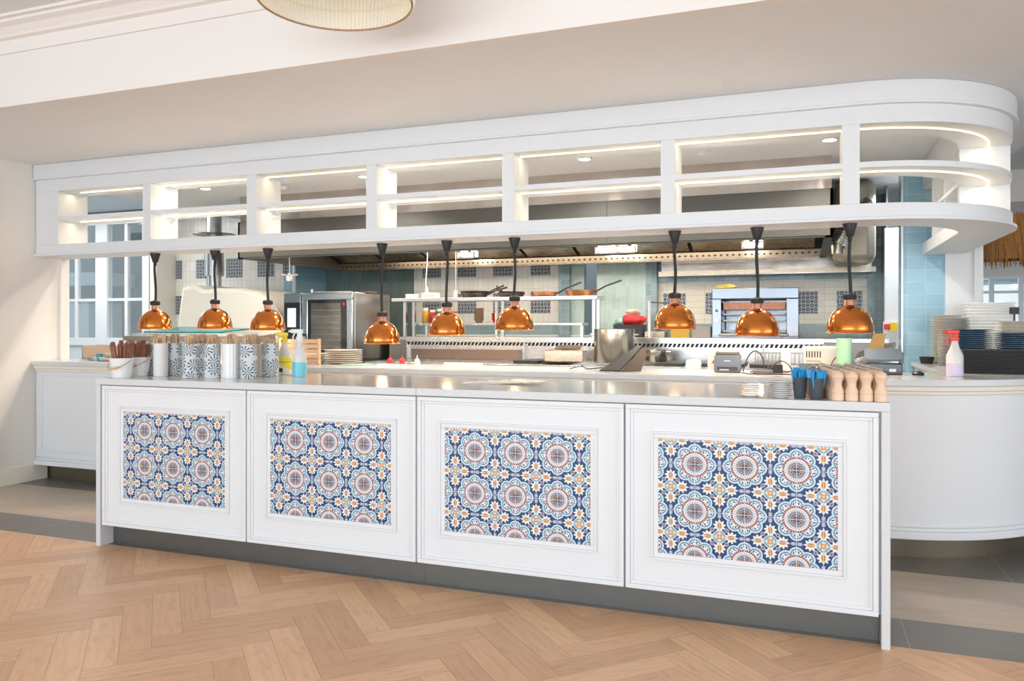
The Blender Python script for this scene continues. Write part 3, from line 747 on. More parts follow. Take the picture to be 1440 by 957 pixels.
def make_tin(name, label, x, y, r, h, mat, seed, group, ribbed=False, tops='wood'):
    t = thing(name, label, 'cutlery tin', (x, y, ZF), random.uniform(0, 6), group)
    if ribbed:
        mb = MB(); n = 64; vs = []
        zz = [0, .004, h-.004, h]
        for k in range(n):
            a = 2*PI*k/n; rr = r*(1 if (k//2) % 2 == 0 else .955)
            for z in zz: vs.append((rr*math.cos(a), rr*math.sin(a), z))
            vs.append((r*.92*math.cos(a), r*.92*math.sin(a), h)); vs.append((r*.9*math.cos(a), r*.9*math.sin(a), .01))
        L_ = 6
        mb.add(vs, [(k*L_+q, ((k+1) % n)*L_+q, ((k+1) % n)*L_+q+1, k*L_+q+1) for k in range(n) for q in range(5)]+[tuple(k*L_ for k in range(n)), tuple(k*L_+5 for k in range(n))])
        obj('tin_body', mb, mat, t)
    else:
        obj('tin_body', MB().lathe([(0, 0), (r-.002, 0), (r, .003), (r, h-.004), (r+.001, h-.002), (r-.002, h), (r-.004, h-.002), (r-.004, .004), (0, .004)], n=40), mat, t)
    p = MB(); pouch_bits(p, r, h, 24, seed); obj('paper_pouch_bundle', p, KRAFT, t, smooth=False)
    c = MB(); rnd = random.Random(seed+50)
    for k in range(10):
        a = rnd.uniform(0, 2*PI); d = rnd.uniform(.01, r*.62)
        x0, y0 = d*math.cos(a), d*math.sin(a)
        c.tube([(x0*.7, y0*.7, h*.4), (x0, y0, h+rnd.uniform(.008, .03))], .0035, 6)
    obj('cutlery_handle_bundle', c, STEEL if seed % 2 else M('dark_wood_handle', (.16, .07, .04), .5), t)
    return t
G = 'leaf print and white cutlery tins on the front counter'
tins = [('floral_tin', 'leaf print cutlery tin next to the white buckets, partly behind the plain tin', -3.682, 3.665, 0.046, .195, LEAF, 1),
 ('white_tin', 'plain smooth white cutlery tin between two leaf print tins', -3.540, 3.560, 0.041, .195, ENAMEL, 2),
 ('floral_tin', 'leaf print cutlery tin just right of the plain smooth white tin', -3.526, 3.652, 0.043, .195, LEAF, 3),
 ('floral_tin', 'leaf print cutlery tin nearest the counter front edge, third printed one from the buckets', -3.271, 3.512, 0.049, .195, LEAF, 4),
 ('floral_tin', 'leaf print cutlery tin touching the left side of the ribbed white tin', -3.156, 3.552, 0.045, .195, LEAF, 5),
 ('ribbed_tin', 'fluted ribbed white cutlery tin amid leaf print tins', -3.056, 3.587, 0.048, .195, ENAMEL, 6),
 ('floral_tin', 'leaf print cutlery tin just right of the ribbed white tin', -2.942, 3.602, 0.047, .195, LEAF, 7),
 ('beige_tin', 'plain beige cutlery tin showing between the last two leaf print tins', -3.047, 3.789, 0.042, .190, CREAM, 8),
 ('floral_tin', 'leaf print cutlery tin beside the yellow spray bottle', -2.928, 3.774, 0.049, .195, LEAF, 9),
 ('floral_tin', 'leaf print cutlery tin in the back row behind the tin nearest the front edge', -3.400, 3.740, 0.046, .195, LEAF, 10),
 ('floral_tin', 'leaf print cutlery tin in the back row behind the ribbed white tin', -3.200, 3.770, 0.046, .195, LEAF, 11)]
for n_, lab, x, y, r, h, mt, sd in tins: make_tin(n_, lab, x, y, r, h, mt, sd, G, ribbed=(n_ == 'ribbed_tin'))
def bucket(x, y, label, seed, n):
    t = thing('enamel_bucket', label, 'bucket', (x, y, ZF), 0, 'white buckets of brown menu holders')
    obj('bucket_body', MB().lathe([(0, 0), (.048, 0), (.05, .004), (.066, .108), (.070, .110), (.070, .113), (.063, .112), (.047, .006), (0, .006)], n=40), ENAMEL, t)
    hp = [(-.070, 0, .10)]+[(-.070*math.cos(a), -.075*math.sin(a), .10-.045*math.sin(a)) for a in [k*PI/14 for k in range(1, 14)]]+[(.070, 0, .10)]
    h = obj('bail_handle', MB().tube(hp, .0016, 6), STEELD, t)
    obj('wooden_grip', MB().tube(hp[4:11], .006, 10), M('pale_wood', (.62, .44, .24), .5, var=.1), h)
    rnd = random.Random(seed)
    for k in range(n):
        a = rnd.uniform(0, 2*PI); d = .036*math.sqrt(rnd.random())
        px, py = d*math.cos(a), d*math.sin(a)
        m = Matrix.Translation((x+px*.7, y+py*.7, ZF+.03)) @ Matrix.Rotation(px*7+rnd.uniform(-.1, .1), 4, 'Y') @ Matrix.Rotation(-py*5, 4, 'X') @ Matrix.Rotation(rnd.uniform(-.8, .8), 4, 'Z')
        hh = rnd.uniform(.145, .175)
        mb = MB(); mb.box(-.013, .013, -.006, .006, 0, hh, 0, m); mb.lathe([(0, hh-.001), (.012, hh), (.013, hh+.006), (.010, hh+.012), (0, hh+.014)], n=8, m=m)
        tag(obj('menu_holder', mb, BROWNM, bev=.002), 'brown leather covered bill holder standing upright in a white enamel bucket', 'bill holder', 'brown bill holders in the buckets')
bucket(-3.665, 3.395, 'white enamel bucket with wooden grip at the left end of the counter', 3, 11)
bucket(-3.70, 3.552, 'white enamel bucket behind the first one, half hidden by tins', 4, 10)
def spray(x, y, z, label, body, trig, liquid, lvl, h=.28, r=.041, lab=None, rz=0):
    t = thing('spray_bottle', label, 'spray bottle', (x, y, z), rz)
    k = h/.28
    prof = [(0, 0), (r-.003, 0), (r, .004), (r, .115*k), (r*.92, .130*k), (r*.55, .165*k), (r*.40, .19*k), (r*.38, .215*k), (0, .215*k)]
    obj('bottle_body', MB().lathe(prof, n=32), body, t)
    if liquid: obj('liquid', MB().lathe([(0, .003), (r*1.004, .003), (r*1.006, lvl), (0, lvl)], n=32), liquid, t)
    obj('collar', MB().lathe([(0, .205*k), (r*.48, .205*k), (r*.48, .226*k), (0, .226*k)], n=20), trig, t)
    hd_ = MB(); hd_.box(-.05, .022, -.009, .009, .245*k, .268*k); hd_.box(-.012, .016, -.010, .010, .224*k, .248*k); hd_.prism([(-.066, -.007), (-.05, -.009), (-.05, .009), (-.066, .007)], .250*k, .264*k)
    obj('spray_head', hd_, trig, t, bev=.004)
    obj('trigger', MB().tube([(-.028, 0, .246*k), (-.040, 0, .225*k), (-.038, 0, .195*k), (-.048, 0, .178*k)], .005, 8), trig, t)
    if lab:
        c, z0, z1 = lab; obj('label_band', MB().lathe([(r*1.012, z0), (r*1.016, z0+.001), (r*1.016, z1-.001), (r*1.012, z1)], n=32), c, t)
    return t
HDPE = M('milky_plastic', (.86, .87, .88), .3, trans=.25)
YELL = M('yellow_plastic', (.90, .66, .03), .35); RED = M('red_plastic', (.75, .05, .04), .35)
def yellow_label():
    m, nt, bs = newmat('yellow_cleaner_label'); vec, (x, y, z) = coord(nt); n = noise(nt, vec, 30, 2)
    c = mixc(nt, ((z*50+x*30).sin()+Ex(nt, n.outputs[0])).gt(.7), (.90, .74, .05), (.86, .85, .75)); c = mixc(nt, z.band(.018, .042)*x.lt(.006), c, (.03, .04, .03))
    c = mixc(nt, z.band(.075, .082), c, (.35, .55, .05))
    nt.links.new(c, bs.inputs['Base Color']); bs.inputs['Roughness'].default_value = .4; return m
YL_ = yellow_label()
spray(-2.965, 3.955, ZF, 'white spray bottle with yellow trigger and yellow label', HDPE, YELL, None, 0, .268, .046, (YL_, .012, .112), rz=.3)
spray(-2.764, 3.828, ZF, 'translucent white spray bottle half filled with light blue liquid', HDPE, M('clear_grey_plastic', (.75, .78, .80), .3), M('blue_liquid', (.18, .60, .74), .25), .085, .29, .041, None, .2)
# fanned sheets
sh_lab = ['white menu sheet at the bottom of the fan on the counter, reaching furthest left', 'white menu sheet second from the bottom of the counter fan', 'white menu sheet in the middle of the counter fan', 'white menu sheet second from the top of the counter fan', 'white menu sheet lying on top of the counter fan']
PAPER = M('white_paper', (.84, .84, .83), .5)
for k in range(5):
    m_ = MB().box(-.105, .105, -.06, .06, 0, .0025)
    o = obj('menu_sheet', m_, PAPER, None, bev=.001, loc=(-1.55+k*.055, 3.72+.012*k, ZF+.0005+.0030*k), rot=(0, 0, .15-.12*k))
    tag(o, sh_lab[k], 'menu sheet', 'fanned menu sheets on the front counter')
# little plates
def plate_mesh(r, h): return MB().lathe([(0, 0), (r*.6, 0), (r*.62, .002), (r, h-.002), (r, h), (r*.97, h), (r*.6, .004), (0, .004)], n=36)
def stack(x, y, z, r, h, dz, n, mat, names, cat, label_base, group, jit=.003, kind='plate', sq=False, rot=0, dims=None):
    me = None
    for k in range(n):
        if me is None:
            if sq:
                a, b = dims
                mb = MB(); mb.box(-a+.008, a-.008, -b+.008, b-.008, 0, h*.55)
                mb.box(-a, a, -b, -b+.014, h*.5, h); mb.box(-a, a, b-.014, b, h*.5, h); mb.box(-a, -a+.014, -b+.014, b-.014, h*.5, h); mb.box(a-.014, a, -b+.014, b-.014, h*.5, h)
                o = obj(kind, mb, mat, bev=min(.003, h*.3))
            else: o = obj(kind, plate_mesh(r, h), mat)
            me = o
        else: o = me.copy(); C.objects.link(o)
        o.location = (x+random.uniform(-jit, jit), y+random.uniform(-jit, jit), z+k*dz)
        o.rotation_euler = (0, 0, rot+(0 if sq else random.random()*6))
        pos = 'topmost' if k == n-1 else 'lowest' if k == 0 else None
        lab = (pos+' ' if pos else '')+label_base
        if not pos: lab = 'middle-of-stack '+label_base
        tag(o, lab, cat, group)
    return z+(n-1)*dz+h
stack(-.205, 3.435, ZF, .048, .0080, .0085, 6, CERW, None, 'saucer', 'small white saucer in the shorter stack left of the other saucers', 'small saucers, shorter stack')
stack(-.09, 3.41, ZF, .049, .0080, .0085, 8, CERW, None, 'saucer', 'small white saucer in the taller stack beside the sachet cups', 'small saucers, taller stack')
GREYCUP = M('dark_grey_cup', (.075, .09, .11), .35)
BLUES = M('blue_sachet', (.02, .33, .68), .3, var=.3, vs=40)
for x, y, lab in ((-.014, 3.408, 'dark grey cup of blue sachets beside the saucer stack'), (.048, 3.364, 'dark grey cup of blue sachets beside the pepper mills')):
    t = thing('sachet_cup', lab, 'cup', (x, y, ZF), 0, 'grey cups filled with blue sachets')
    obj('cup_body', MB().lathe([(0, 0), (.021, 0), (.023, .003), (.031, .082), (.032, .085), (.029, .085), (.021, .005), (0, .005)], n=32), GREYCUP, t)
    rnd = random.Random(int(x*1000))
    for k in range(18):
        a = rnd.uniform(0, 2*PI); d = .026*math.sqrt(rnd.random()); px, py = d*math.cos(a), d*math.sin(a)
        m = Matrix.Translation((x+px*.7, y+py*.7, ZF+.045)) @ Matrix.Rotation(px*8, 4, 'Y') @ Matrix.Rotation(-py*8, 4, 'X') @ Matrix.Rotation(rnd.uniform(0, 3), 4, 'Z')
        mb = MB(); hh = rnd.uniform(.062, .082)
        mb.box(-.011, .011, -.003, .003, 0, hh, 0, m)
        s = obj('sachet', mb, BLUES, bev=.001); tag(s, 'bright blue paper sachet in the cup '+('beside the saucers' if x < .03 else 'beside the pepper mills'), 'sachet', 'blue sachets, cup beside '+('saucers' if x < .03 else 'mills'))
# pepper mills
WOODP = M('pale_beech', (.84, .62, .45), .42, var=.10, vs=14); WOODD = M('dark_walnut', (.33, .12, .05), .4, var=.2, vs=14)
def mill(label, mat, group):
    t = thing('pepper_mill', label, 'pepper mill', (0, 0, 0), 0, group)
    obj('mill_body', MB().lathe([(0, 0), (.0235, 0), (.025, .002), (.025, .026), (.0235, .028), (.0235, .030), (.025, .032), (.024, .040), (.0175, .055), (.0165, .064), (.0185, .078), (.0235, .086), (.0235, .089), (0, .089)], n=28), mat, t)
    obj('mill_head', MB().lathe([(0, .0895), (.0235, .0895), (.025, .093), (.0245, .100), (.019, .109), (.011, .115), (.006, .118), (0, .119)], n=28), mat, t)
    obj('steel_knob', MB().lathe([(0, .118), (.005, .118), (.008, .124), (.005, .130), (0, .131)], n=14), STEEL, t)
    return t
m0 = None; rows = 9
rown = ['front row', 'second row', 'third row', 'fourth row', 'fifth row', 'sixth row', 'seventh row', 'eighth row', 'back row']
coln = ['first from the cups', 'second from the cups', 'second from the counter end', 'last before the counter end']
for j in range(rows):
    for i in range(4):
        lab = 'pale wooden pepper mill in the %s, %s' % (rown[j], coln[i])
        x, y = .126+i*.0522-.007*j, 3.345+j*.0525
        if m0 is None: m0 = mill(lab, WOODP, 'pale wooden pepper mills at the counter end'); m0.location = (x, y, ZF)
        else: dup(m0, (x, y, ZF), random.random(), lab)
md = None
for j in range(4):
    lab = 'dark walnut pepper mill left of the pale ones, '+['nearest the front', 'second from the front', 'third from the front', 'furthest back'][j]
    p = (.058-.007*j, 3.45+.055*j, ZF)
    if md is None: md = mill(lab, WOODD, 'dark walnut pepper mills'); md.location = p
    else: dup(md, p, .4, lab)
# ================================================================== things on the pass counter
def tray_mesh(a, b, h, t=.004, fl=.012):
    mb = MB(); mb.box(-a, a, -b, b, 0, t)
    for x0, x1, y0_, y1_ in ((-a, a, -b, -b+t), (-a, a, b-t, b), (-a, -a+t, -b, b), (a-t, a, -b, b)): mb.box(x0, x1, y0_, y1_, t, h)
    mb.box(-a-fl, a+fl, -b-fl, -b, h-t, h); mb.box(-a-fl, a+fl, b, b+fl, h-t, h); mb.box(-a-fl, -a, -b, b, h-t, h); mb.box(a, a+fl, -b, b, h-t, h)
    return mb
ALU = steel('baking_tray_aluminium', (.66, .60, .54), .3, (10, 10, 3), .1)
CARD = M('cardboard', (.42, .27, .17), .8, var=.15, vs=20); WOODL = M('raw_wood_board', (.60, .42, .27), .6, var=.15, vs=6)
def one(name, mb, mat, label, cat, loc, rz=0, bev=0, group=None):
    o = obj(name, mb, mat, None, bev=bev, loc=loc, rot=(0, 0, rz)); return tag(o, label, cat, group)
t = thing('wooden_crate', 'small weathered wooden crate at the wall end of the pass counter', 'crate', (-5.62, 4.985, ZP))
cb = MB(); cb.box(-.19, .19, -.008, .008, 0, .11); obj('front_board', cb, WOODL, t, bev=.002)
obj('rear_board', MB().box(-.19, .19, .13, .145, 0, .11), CARD, t); obj('side_board', MB().box(-.205, -.19, -.008, .145, 0, .115), M('greyed_wood', (.42, .38, .33), .7), t); obj('side_board', MB().box(.19, .205, -.008, .145, 0, .105), WOODL, t)
obj('base_board', MB().box(-.19, .19, .008, .13, .001, .012), CARD, t)
one('cardboard_box', MB().box(-.14, .14, -.06, .06, 0, .12), M('pinkish_board', (.58, .44, .38), .8), 'flat pinkish cardboard box beyond the baking trays by the wall', 'box', (-5.20, 5.075, ZP), 0, .003)
one('baking_tray', tray_mesh(.20, .10, .03), ALU, 'lowest shallow aluminium baking tray near the wooden crate', 'tray', (-5.10, 4.80, ZP+.0005), .05, .002, 'baking trays by the crate')
one('baking_tray', tray_mesh(.19, .095, .03), ALU, 'topmost shallow aluminium baking tray near the wooden crate', 'tray', (-5.08, 4.81, ZP+.032), -.05, .002, 'baking trays by the crate')
one('wooden_board', MB().box(-.17, .17, -.07, .07, 0, .018), WOODL, 'thin pale wooden board beside the baking trays', 'board', (-4.62, 4.90, ZP), .1, .003)
one('teal_cup', MB().lathe([(0, 0), (.022, 0), (.026, .06), (.023, .06), (.02, .004), (0, .004)], n=24), M('teal_plastic', (.03, .30, .33), .35), 'small teal cup in front of the wooden crate', 'cup', (-5.36, 4.75, ZP))
one('small_bowl', MB().lathe([(0, 0), (.03, 0), (.06, .04), (.057, .04), (.028, .005), (0, .005)], n=28), STEEL, 'small steel bowl between the wooden crate and teal cup', 'bowl', (-5.50, 4.80, ZP))
stack(-3.505, 5.02, ZP, .115, .0145, .015, 5, CERAM, None, 'plate', 'cream plate in the lower stack half hidden by the blue spray bottle', 'cream plates, lower stack')
stack(-3.235, 5.03, ZP, .140, .0145, .015, 7, CERAM, None, 'plate', 'cream plate in the wide stack right of the spray bottles', 'cream plates, wide stack')
t = thing('slatted_wooden_box', 'tan slatted wooden box behind the yellow and blue spray bottles', 'box', (-3.44, 4.76, ZP))
for k in range(5): obj('slat', MB().box(-.17, .17, -.006, .006, .012+k*.036, .042+k*.036), WOODL, t)
obj('corner_post', MB().box(.15, .17, .006, .026, 0, .19), WOODL, t); obj('corner_post', MB().box(-.17, -.15, .006, .026, 0, .19), WOODL, t)
for k, (x, y, r_) in enumerate(((-3.00, 4.88, .1), (-2.80, 4.90, -.1))):
    one('teal_cloth', MB().box(-.13, .13, -.07, .07, 0, .006), M('mint_sheet', (.32, .56, .52), .5), ['mint green folded cloth on the pass, nearer the plates', 'mint green folded cloth on the pass, nearer the red bottles'][k], 'cloth', (x, y, ZP), r_, .002, 'mint cloths')
def sauce(x, y, mat, lab, z=ZP, h=.10):
    t = thing('sauce_bottle', lab, 'sauce bottle', (x, y, z)); obj('bottle_body', MB().lathe([(0, 0), (.024, 0), (.025, .004), (.025, h*.6), (.020, h*.68), (0, h*.68)], n=20), mat, t)
    obj('nozzle_cap', MB().lathe([(0, h*.68), (.022, h*.68), (.020, h*.75), (.006, h*.85), (.003, h*1.05), (0, h*1.05)], n=16), mat, t)
sauce(-3.02, 5.35, RED, 'red squeeze bottle, left one of the pair behind the pass', z=.90, h=.12); sauce(-2.92, 5.36, RED, 'red squeeze bottle between the other red one and the white one', z=.90, h=.12)
sauce(-2.79, 5.36, HDPE, 'white squeeze bottle right of the two red ones', z=.90, h=.12)
t = thing('prep_bench', 'low stainless prep bench standing directly behind the pass counter', 'bench', (-2.2, 5.36, 0))
obj('bench_top', MB().box(-3.2, 2.25, -.14, .26, .86, .90), STEEL, t, bev=.004)
for x in (-3.1, -1.3, .5, 2.15): obj('leg', MB().box(x, x+.04, .1, .14, 0, .86), STEEL, t)
t = thing('cutting_board', 'white cutting board with a grip hole lying behind the pass', 'cutting board', (-2.35, 5.33, .905))
cbm = MB(); cbm.box(-.16, .16, -.10, -.075, 0, .075); obj('board', cbm, HDPE, t, bev=.012)
obj('grip_hole_rim', MB().box(-.145, -.115, -.102, -.099, .03, .05), CARD, t)
# black folder and printers
t = thing('leather_folder', 'open black leather menu folder leaning on the pass in front of the pots', 'folder', (-1.07, 4.80, ZP))
def quad(p, th=.006):
    a = Vector(p[1])-Vector(p[0]); b = Vector(p[3])-Vector(p[0]); n = a.cross(b).normalized()*th
    v = [Vector(q) for q in p]; v += [q+n for q in v]
    return MB().add([tuple(q) for q in v], [(0, 1, 2, 3), (7, 6, 5, 4), (0, 4, 5, 1), (1, 5, 6, 2), (2, 6, 7, 3), (3, 7, 4, 0)])
LEATH = M('black_leather', (.02, .02, .021), .4, bmp=.2)
obj('cover', quad([(-.115, -.09, .001), (.02, -.11, .001), (.13, .02, .15), (.10, .07, .155)], .01), LEATH, t, bev=.002)
obj('cover', quad([(.02, -.11, .001), (.125, -.02, .001), (.15, .03, .10), (.13, .02, .15)], .01), M('dark_grey_leather', (.035, .035, .036), .5), t, bev=.002)
def cable(pts, label, z=ZP, r=.0035, mat=None):
    o = obj('cable', MB().tube([(x, y, z+h) for x, y, h in pts], r, 6), mat or RUBBER); tag(o, label, 'cable')
def sm(pts, n=8):
    out = []
    for i in range(len(pts)-1):
        p0 = pts[max(i-1, 0)]; p1 = pts[i]; p2 = pts[i+1]; p3 = pts[min(i+2, len(pts)-1)]
        for k in range(n):
            t = k/n; out.append(tuple(.5*((2*p1[c])+(-p0[c]+p2[c])*t+(2*p0[c]-5*p1[c]+4*p2[c]-p3[c])*t*t+(-p0[c]+3*p1[c]-3*p2[c]+p3[c])*t**3) for c in range(3)))
    return out+[pts[-1]]
cable(sm([(-1.42, 4.86, .004), (-1.36, 4.92, .02), (-1.30, 4.85, .006), (-1.22, 4.92, .012), (-1.18, 4.84, .004)]), 'thin black cable curling on the pass left of the folder')
t = thing('receipt_printer', 'slate blue square receipt printer standing on the pass', 'printer', (-.435, 4.93, ZP), .05)
obj('printer_body', MB().box(-.078, .078, -.075, .075, 0, .105), SLATEB, t, bev=.008)
obj('printer_lid', MB().box(-.070, .070, -.06, .072, .105, .122), M('grey_lid', (.10, .11, .12), .4), t, bev=.006)
obj('paper_roll', MB().box(-.05, .05, -.02, .02, .122, .130), PAPER, t, bev=.004)
o = obj('front_slot', MB().box(-.06, .06, -.077, -.074, .012, .035), BLACK, t)
obj('light_bar', MB().box(-.045, .01, -.078, -.0765, .014, .020), M('pale_blue_light', (.4, .6, .7), .4), t)
obj('badge', MB().box(-.018, .018, -.0765, -.0745, .068, .073), M('grey_print', (.5, .55, .6), .4), t)
t = thing('card_reader', 'small dark card reader lying amid black cables on the pass', 'card reader', (-.225, 4.76, ZP), .2)
obj('reader_body', MB().prism([(-.055, -.03), (.055, -.03), (.055, .04), (-.055, .04)], 0, .026), SLATEB, t, bev=.005)
obj('keypad', MB().box(-.04, .02, -.02, .03, .026, .030), BLACK, t, bev=.001)
one('power_adapter', MB().box(-.04, .04, -.025, .025, 0, .05), BLACK, 'black power adapter block behind the card reader', 'adapter', (-.16, 4.92, ZP), .3, .004)
cable(sm([(-.34, 4.86, .01), (-.31, 4.90, .10), (-.27, 4.92, .13), (-.23, 4.90, .09), (-.22, 4.86, .01)]), 'black cable arching up beside the receipt printer')
cable(sm([(-.20, 4.86, .01), (-.14, 4.88, .07), (-.09, 4.86, .06), (-.05, 4.84, .01), (.0, 4.80, .004)]), 'black cable arching behind the card reader')
cable(sm([(-.34, 4.80, .004), (-.28, 4.70, .004), (-.15, 4.66, .008), (-.05, 4.70, .004), (.04, 4.76, .006)]), 'black cable lying flat in front of the card reader')
cable(sm([(-.30, 4.88, .005), (-.22, 4.95, .02), (-.10, 4.98, .005), (-.02, 4.92, .02), (.06, 4.88, .004)]), 'black cable lying behind the power adapter')
one('white_box', MB().box(-.026, .026, -.02, .02, 0, .125), ENAMEL, 'narrow white upright carton on the pass near the sachet cups', 'carton', (-.10, 5.02, ZP), 0, .003)
t = thing('tablet_terminal', 'slate blue tablet terminal lying behind the sachet cups', 'terminal', (.05, 4.80, ZP), 0)
obj('terminal_body', MB().box(-.08, .08, -.04, .04, 0, .06), SLATEB, t, bev=.006); obj('screen', MB().box(-.07, .07, -.03, .03, .06, .063), BLACK, t)
t = thing('order_printer', 'large dark grey order printer on the pass right of the pepper mills', 'printer', (.435, 5.02, ZP), -.05)
obj('printer_body', MB().box(-.10, .10, -.06, .09, 0, .065), M('dark_grey_plastic', (.035, .04, .045), .35), t, bev=.006)
obj('paper_cover', quad([(-.10, -.05, .075), (.10, -.05, .075), (.10, .08, .135), (-.10, .08, .135)], .015), SLATEB, t, bev=.004)
obj('front_panel', MB().box(-.095, .095, -.066, -.06, .02, .06), M('slate_front', (.06, .10, .14), .3), t, bev=.002)
obj('display', MB().box(.03, .065, -.069, -.066, .018, .034), M('pale_label', (.55, .62, .68), .5), t)
obj('side_wing', MB().box(.085, .105, -.05, .09, .065, .13), SLATEB, t, bev=.004); obj('side_wing', MB().box(-.105, -.085, -.05, .09, .065, .10), SLATEB, t, bev=.004)
one('computer_mouse', MB().lathe([(0, 0), (.03, 0), (.034, .008), (.02, .02), (0, .024)], n=24), BLACK, 'flat black puck on the pass right of the order printer', 'puck', (.615, 5.0, ZP))
cable(sm([(.14, 4.9, .005), (.155, 4.96, .06), (.20, 5.09, .10), (.265, 5.09, .07), (.26, 5.08, .01)]), 'black cable looping up behind the pepper mills')
spray(.79, 4.87+.06, ZP, 'white spray bottle with red trigger and pale violet liquid', HDPE, RED, M('pale_violet_liquid', (.62, .58, .76), .3), .075, .27, .043, None, .3)
# round corner: trays and plates
stack(1.16, 5.42, ZP+.0005, 0, .0095, .0100, 14, CHAR, None, 'tray', 'charcoal rectangular tray in the wide stack on the rounded counter corner', 'charcoal trays', .002, 'serving_tray', True, 0, (.275, .155))
stack(1.065, 6.00, ZP, .118, .0125, .013, 20, CERBL, None, 'plate', 'navy blue plate in the stack nearer the red-trigger spray bottle', 'navy plates, stack by the spray bottle')
stack(1.31, 6.00, ZP, .118, .0125, .013, 18, CERBL, None, 'plate', 'navy blue plate in the stack at the outer counter edge', 'navy plates, outer stack')
stack(1.31, 6.00, ZP+18*.013, .112, .0110, .0115, 7, CERAM, None, 'plate', 'cream plate piled on the outer navy plate stack', 'cream plates on the navy stack', kind='plate')
stack(1.015, 6.35, ZP, .108, .0125, .013, 26, M('grey_white_ceramic', (.62, .62, .60), .3), None, 'plate', 'grey-white plate in the tall stack behind the red-trigger spray bottle', 'grey-white plates')
stack(1.005, 6.66, ZP, .105, .0125, .013, 28, CERAM, None, 'plate', 'cream plate in the tall stack against the blue tiled pier', 'cream plates by the pier')
stack(1.285, 6.70, ZP, 0, .0230, .024, 19, CERW, None, 'tray', 'white rectangular platter in the highest stack by the white wall', 'white platters', .001, 'platter', True, 0, (.155, .14))
one('basket', MB().lathe([(0, 0), (.04, 0), (.052, .05), (.048, .052), (.038, .006), (0, .006)], n=32), M('black_wicker', (.02, .017, .015), .7, bmp=.5), 'black shallow bowl standing on the counter inner edge by the pier', 'bowl', (.865, 6.55, ZP))
one('table_number_stand', MB().box(-.03, .03, -.004, .004, .36, .41).box(-.006, .006, -.005, .005, 0, .36).box(-.02, .02, -.02, .02, -.004, 0), BLACK, 'small black sign on a thin stem behind the outer navy and cream plates', 'stand', (1.40, 6.42, ZP+.005), 0, .001)
# ================================================================== cook line
def part(n, mb, mat, p, **k): return obj(n, mb, mat, p, **k)
ck = thing('cooking_range', 'long stainless cooking range with slotted backguard across the kitchen', 'range', (-1.9, 7.1, 0))
OX, OY = -1.9, 7.1
def K(mb): mb.v = [(x-OX, y-OY, z) for x, y, z in mb.v]; return mb
cx0, cx1 = -3.95, .17
part('range_body', K(MB().box(cx0, cx1, 6.55, 7.45, .10, .88)), STEEL, ck)
part('range_top', K(MB().box(cx0-.01, cx1+.01, 6.52, 7.46, .88, .91)), STEEL, ck, bev=.004)
bgm = MB(); bgm.box(cx0, cx1, 7.38, 7.46, .91, 1.055); bgm.box(cx0, cx1, 7.33, 7.46, 1.085, 1.14)
for x in (cx0, -2.62, -1.55, -.35, cx1-.01): bgm.box(x, x+.012, 7.34, 7.46, .91, 1.14)
part('backguard', K(bgm), STEEL, ck, bev=.003)
part('slot_recess', K(MB().box(cx0+.01, cx1-.01, 7.42, 7.45, 1.055, 1.085)), BLACK, ck)
sl = MB()
for k in range(100):
    x = cx0+.02+k*.0412
    sl.add([(x, 7.37, 1.053), (x+.016, 7.37, 1.053), (x+.032, 7.37, 1.088), (x+.016, 7.37, 1.088), (x, 7.378, 1.053), (x+.016, 7.378, 1.053), (x+.032, 7.378, 1.088), (x+.016, 7.378, 1.088)],
           [(0, 1, 2, 3), (7, 6, 5, 4), (0, 4, 5, 1), (1, 5, 6, 2), (2, 6, 7, 3), (3, 7, 4, 0)])
o = part('vent_slats', K(sl), STEEL, ck); o['kind'] = 'stuff'
part('griddle_splash', K(MB().box(-3.90, -2.66, 7.36, 7.378, .912, 1.01)), steel('heat_browned_steel', (.26, .205, .17), .3, (6, 6, 20), .3), ck)
for x in (-2.5, -1.2, -.7): 
    for q in (0, .28):
        part('burner_grate', K(MB().box(x+q, x+q+.24, 6.7, 7.2, .912, .935)), BLACK, ck, bev=.004)
# shelf over the range
sf = thing('overshelf', 'stainless shelf on posts above the range carrying frying pans', 'shelf', (-3.05, 7.6, 1.14))
OX, OY = -3.05, 7.6
def SF(mb): mb.v = [(x-OX, y-OY, z-1.14) for x, y, z in mb.v]; return mb
part('shelf_board', SF(MB().box(-4.19, -1.90, 7.45, 7.80, 1.515, 1.55)), steel('bright_shelf_steel', (.80, .82, .84), .3), sf, bev=.003)
for x in (-4.10, -3.99, -3.02, -2.95, -1.975, -1.93): part('post', SF(MB().box(x, x+.03, 7.55, 7.585, 1.135, 1.515)), STEEL, sf)
rb = thing('rear_bench', 'stainless bench along the tiled rear wall behind the range', 'bench', (-2, 8.2, 0))
OX, OY = -2, 8.2
def RB(mb): mb.v = [(x-OX, y-OY, z) for x, y, z in mb.v]; return mb
part('bench_top', RB(MB().box(-4.28, .7, 7.50, 8.30, 1.10, 1.135)), STEEL, rb, bev=.003)
part('bench_body', RB(MB().box(-4.26, .68, 7.53, 8.25, 0, 1.10)), STEELD, rb)
us = thing('under_shelf', 'low stainless riser shelf carrying jars behind the range', 'shelf', (-3.3, 7.9, 1.135))
part('shelf_board', MB().box(-.75, 1.15, -.08, .16, .125, .15), STEEL, us, bev=.002)
for x in (-.72, .2, 1.1): part('post', MB().box(x, x+.03, .02, .05, 0, .125), STEEL, us)
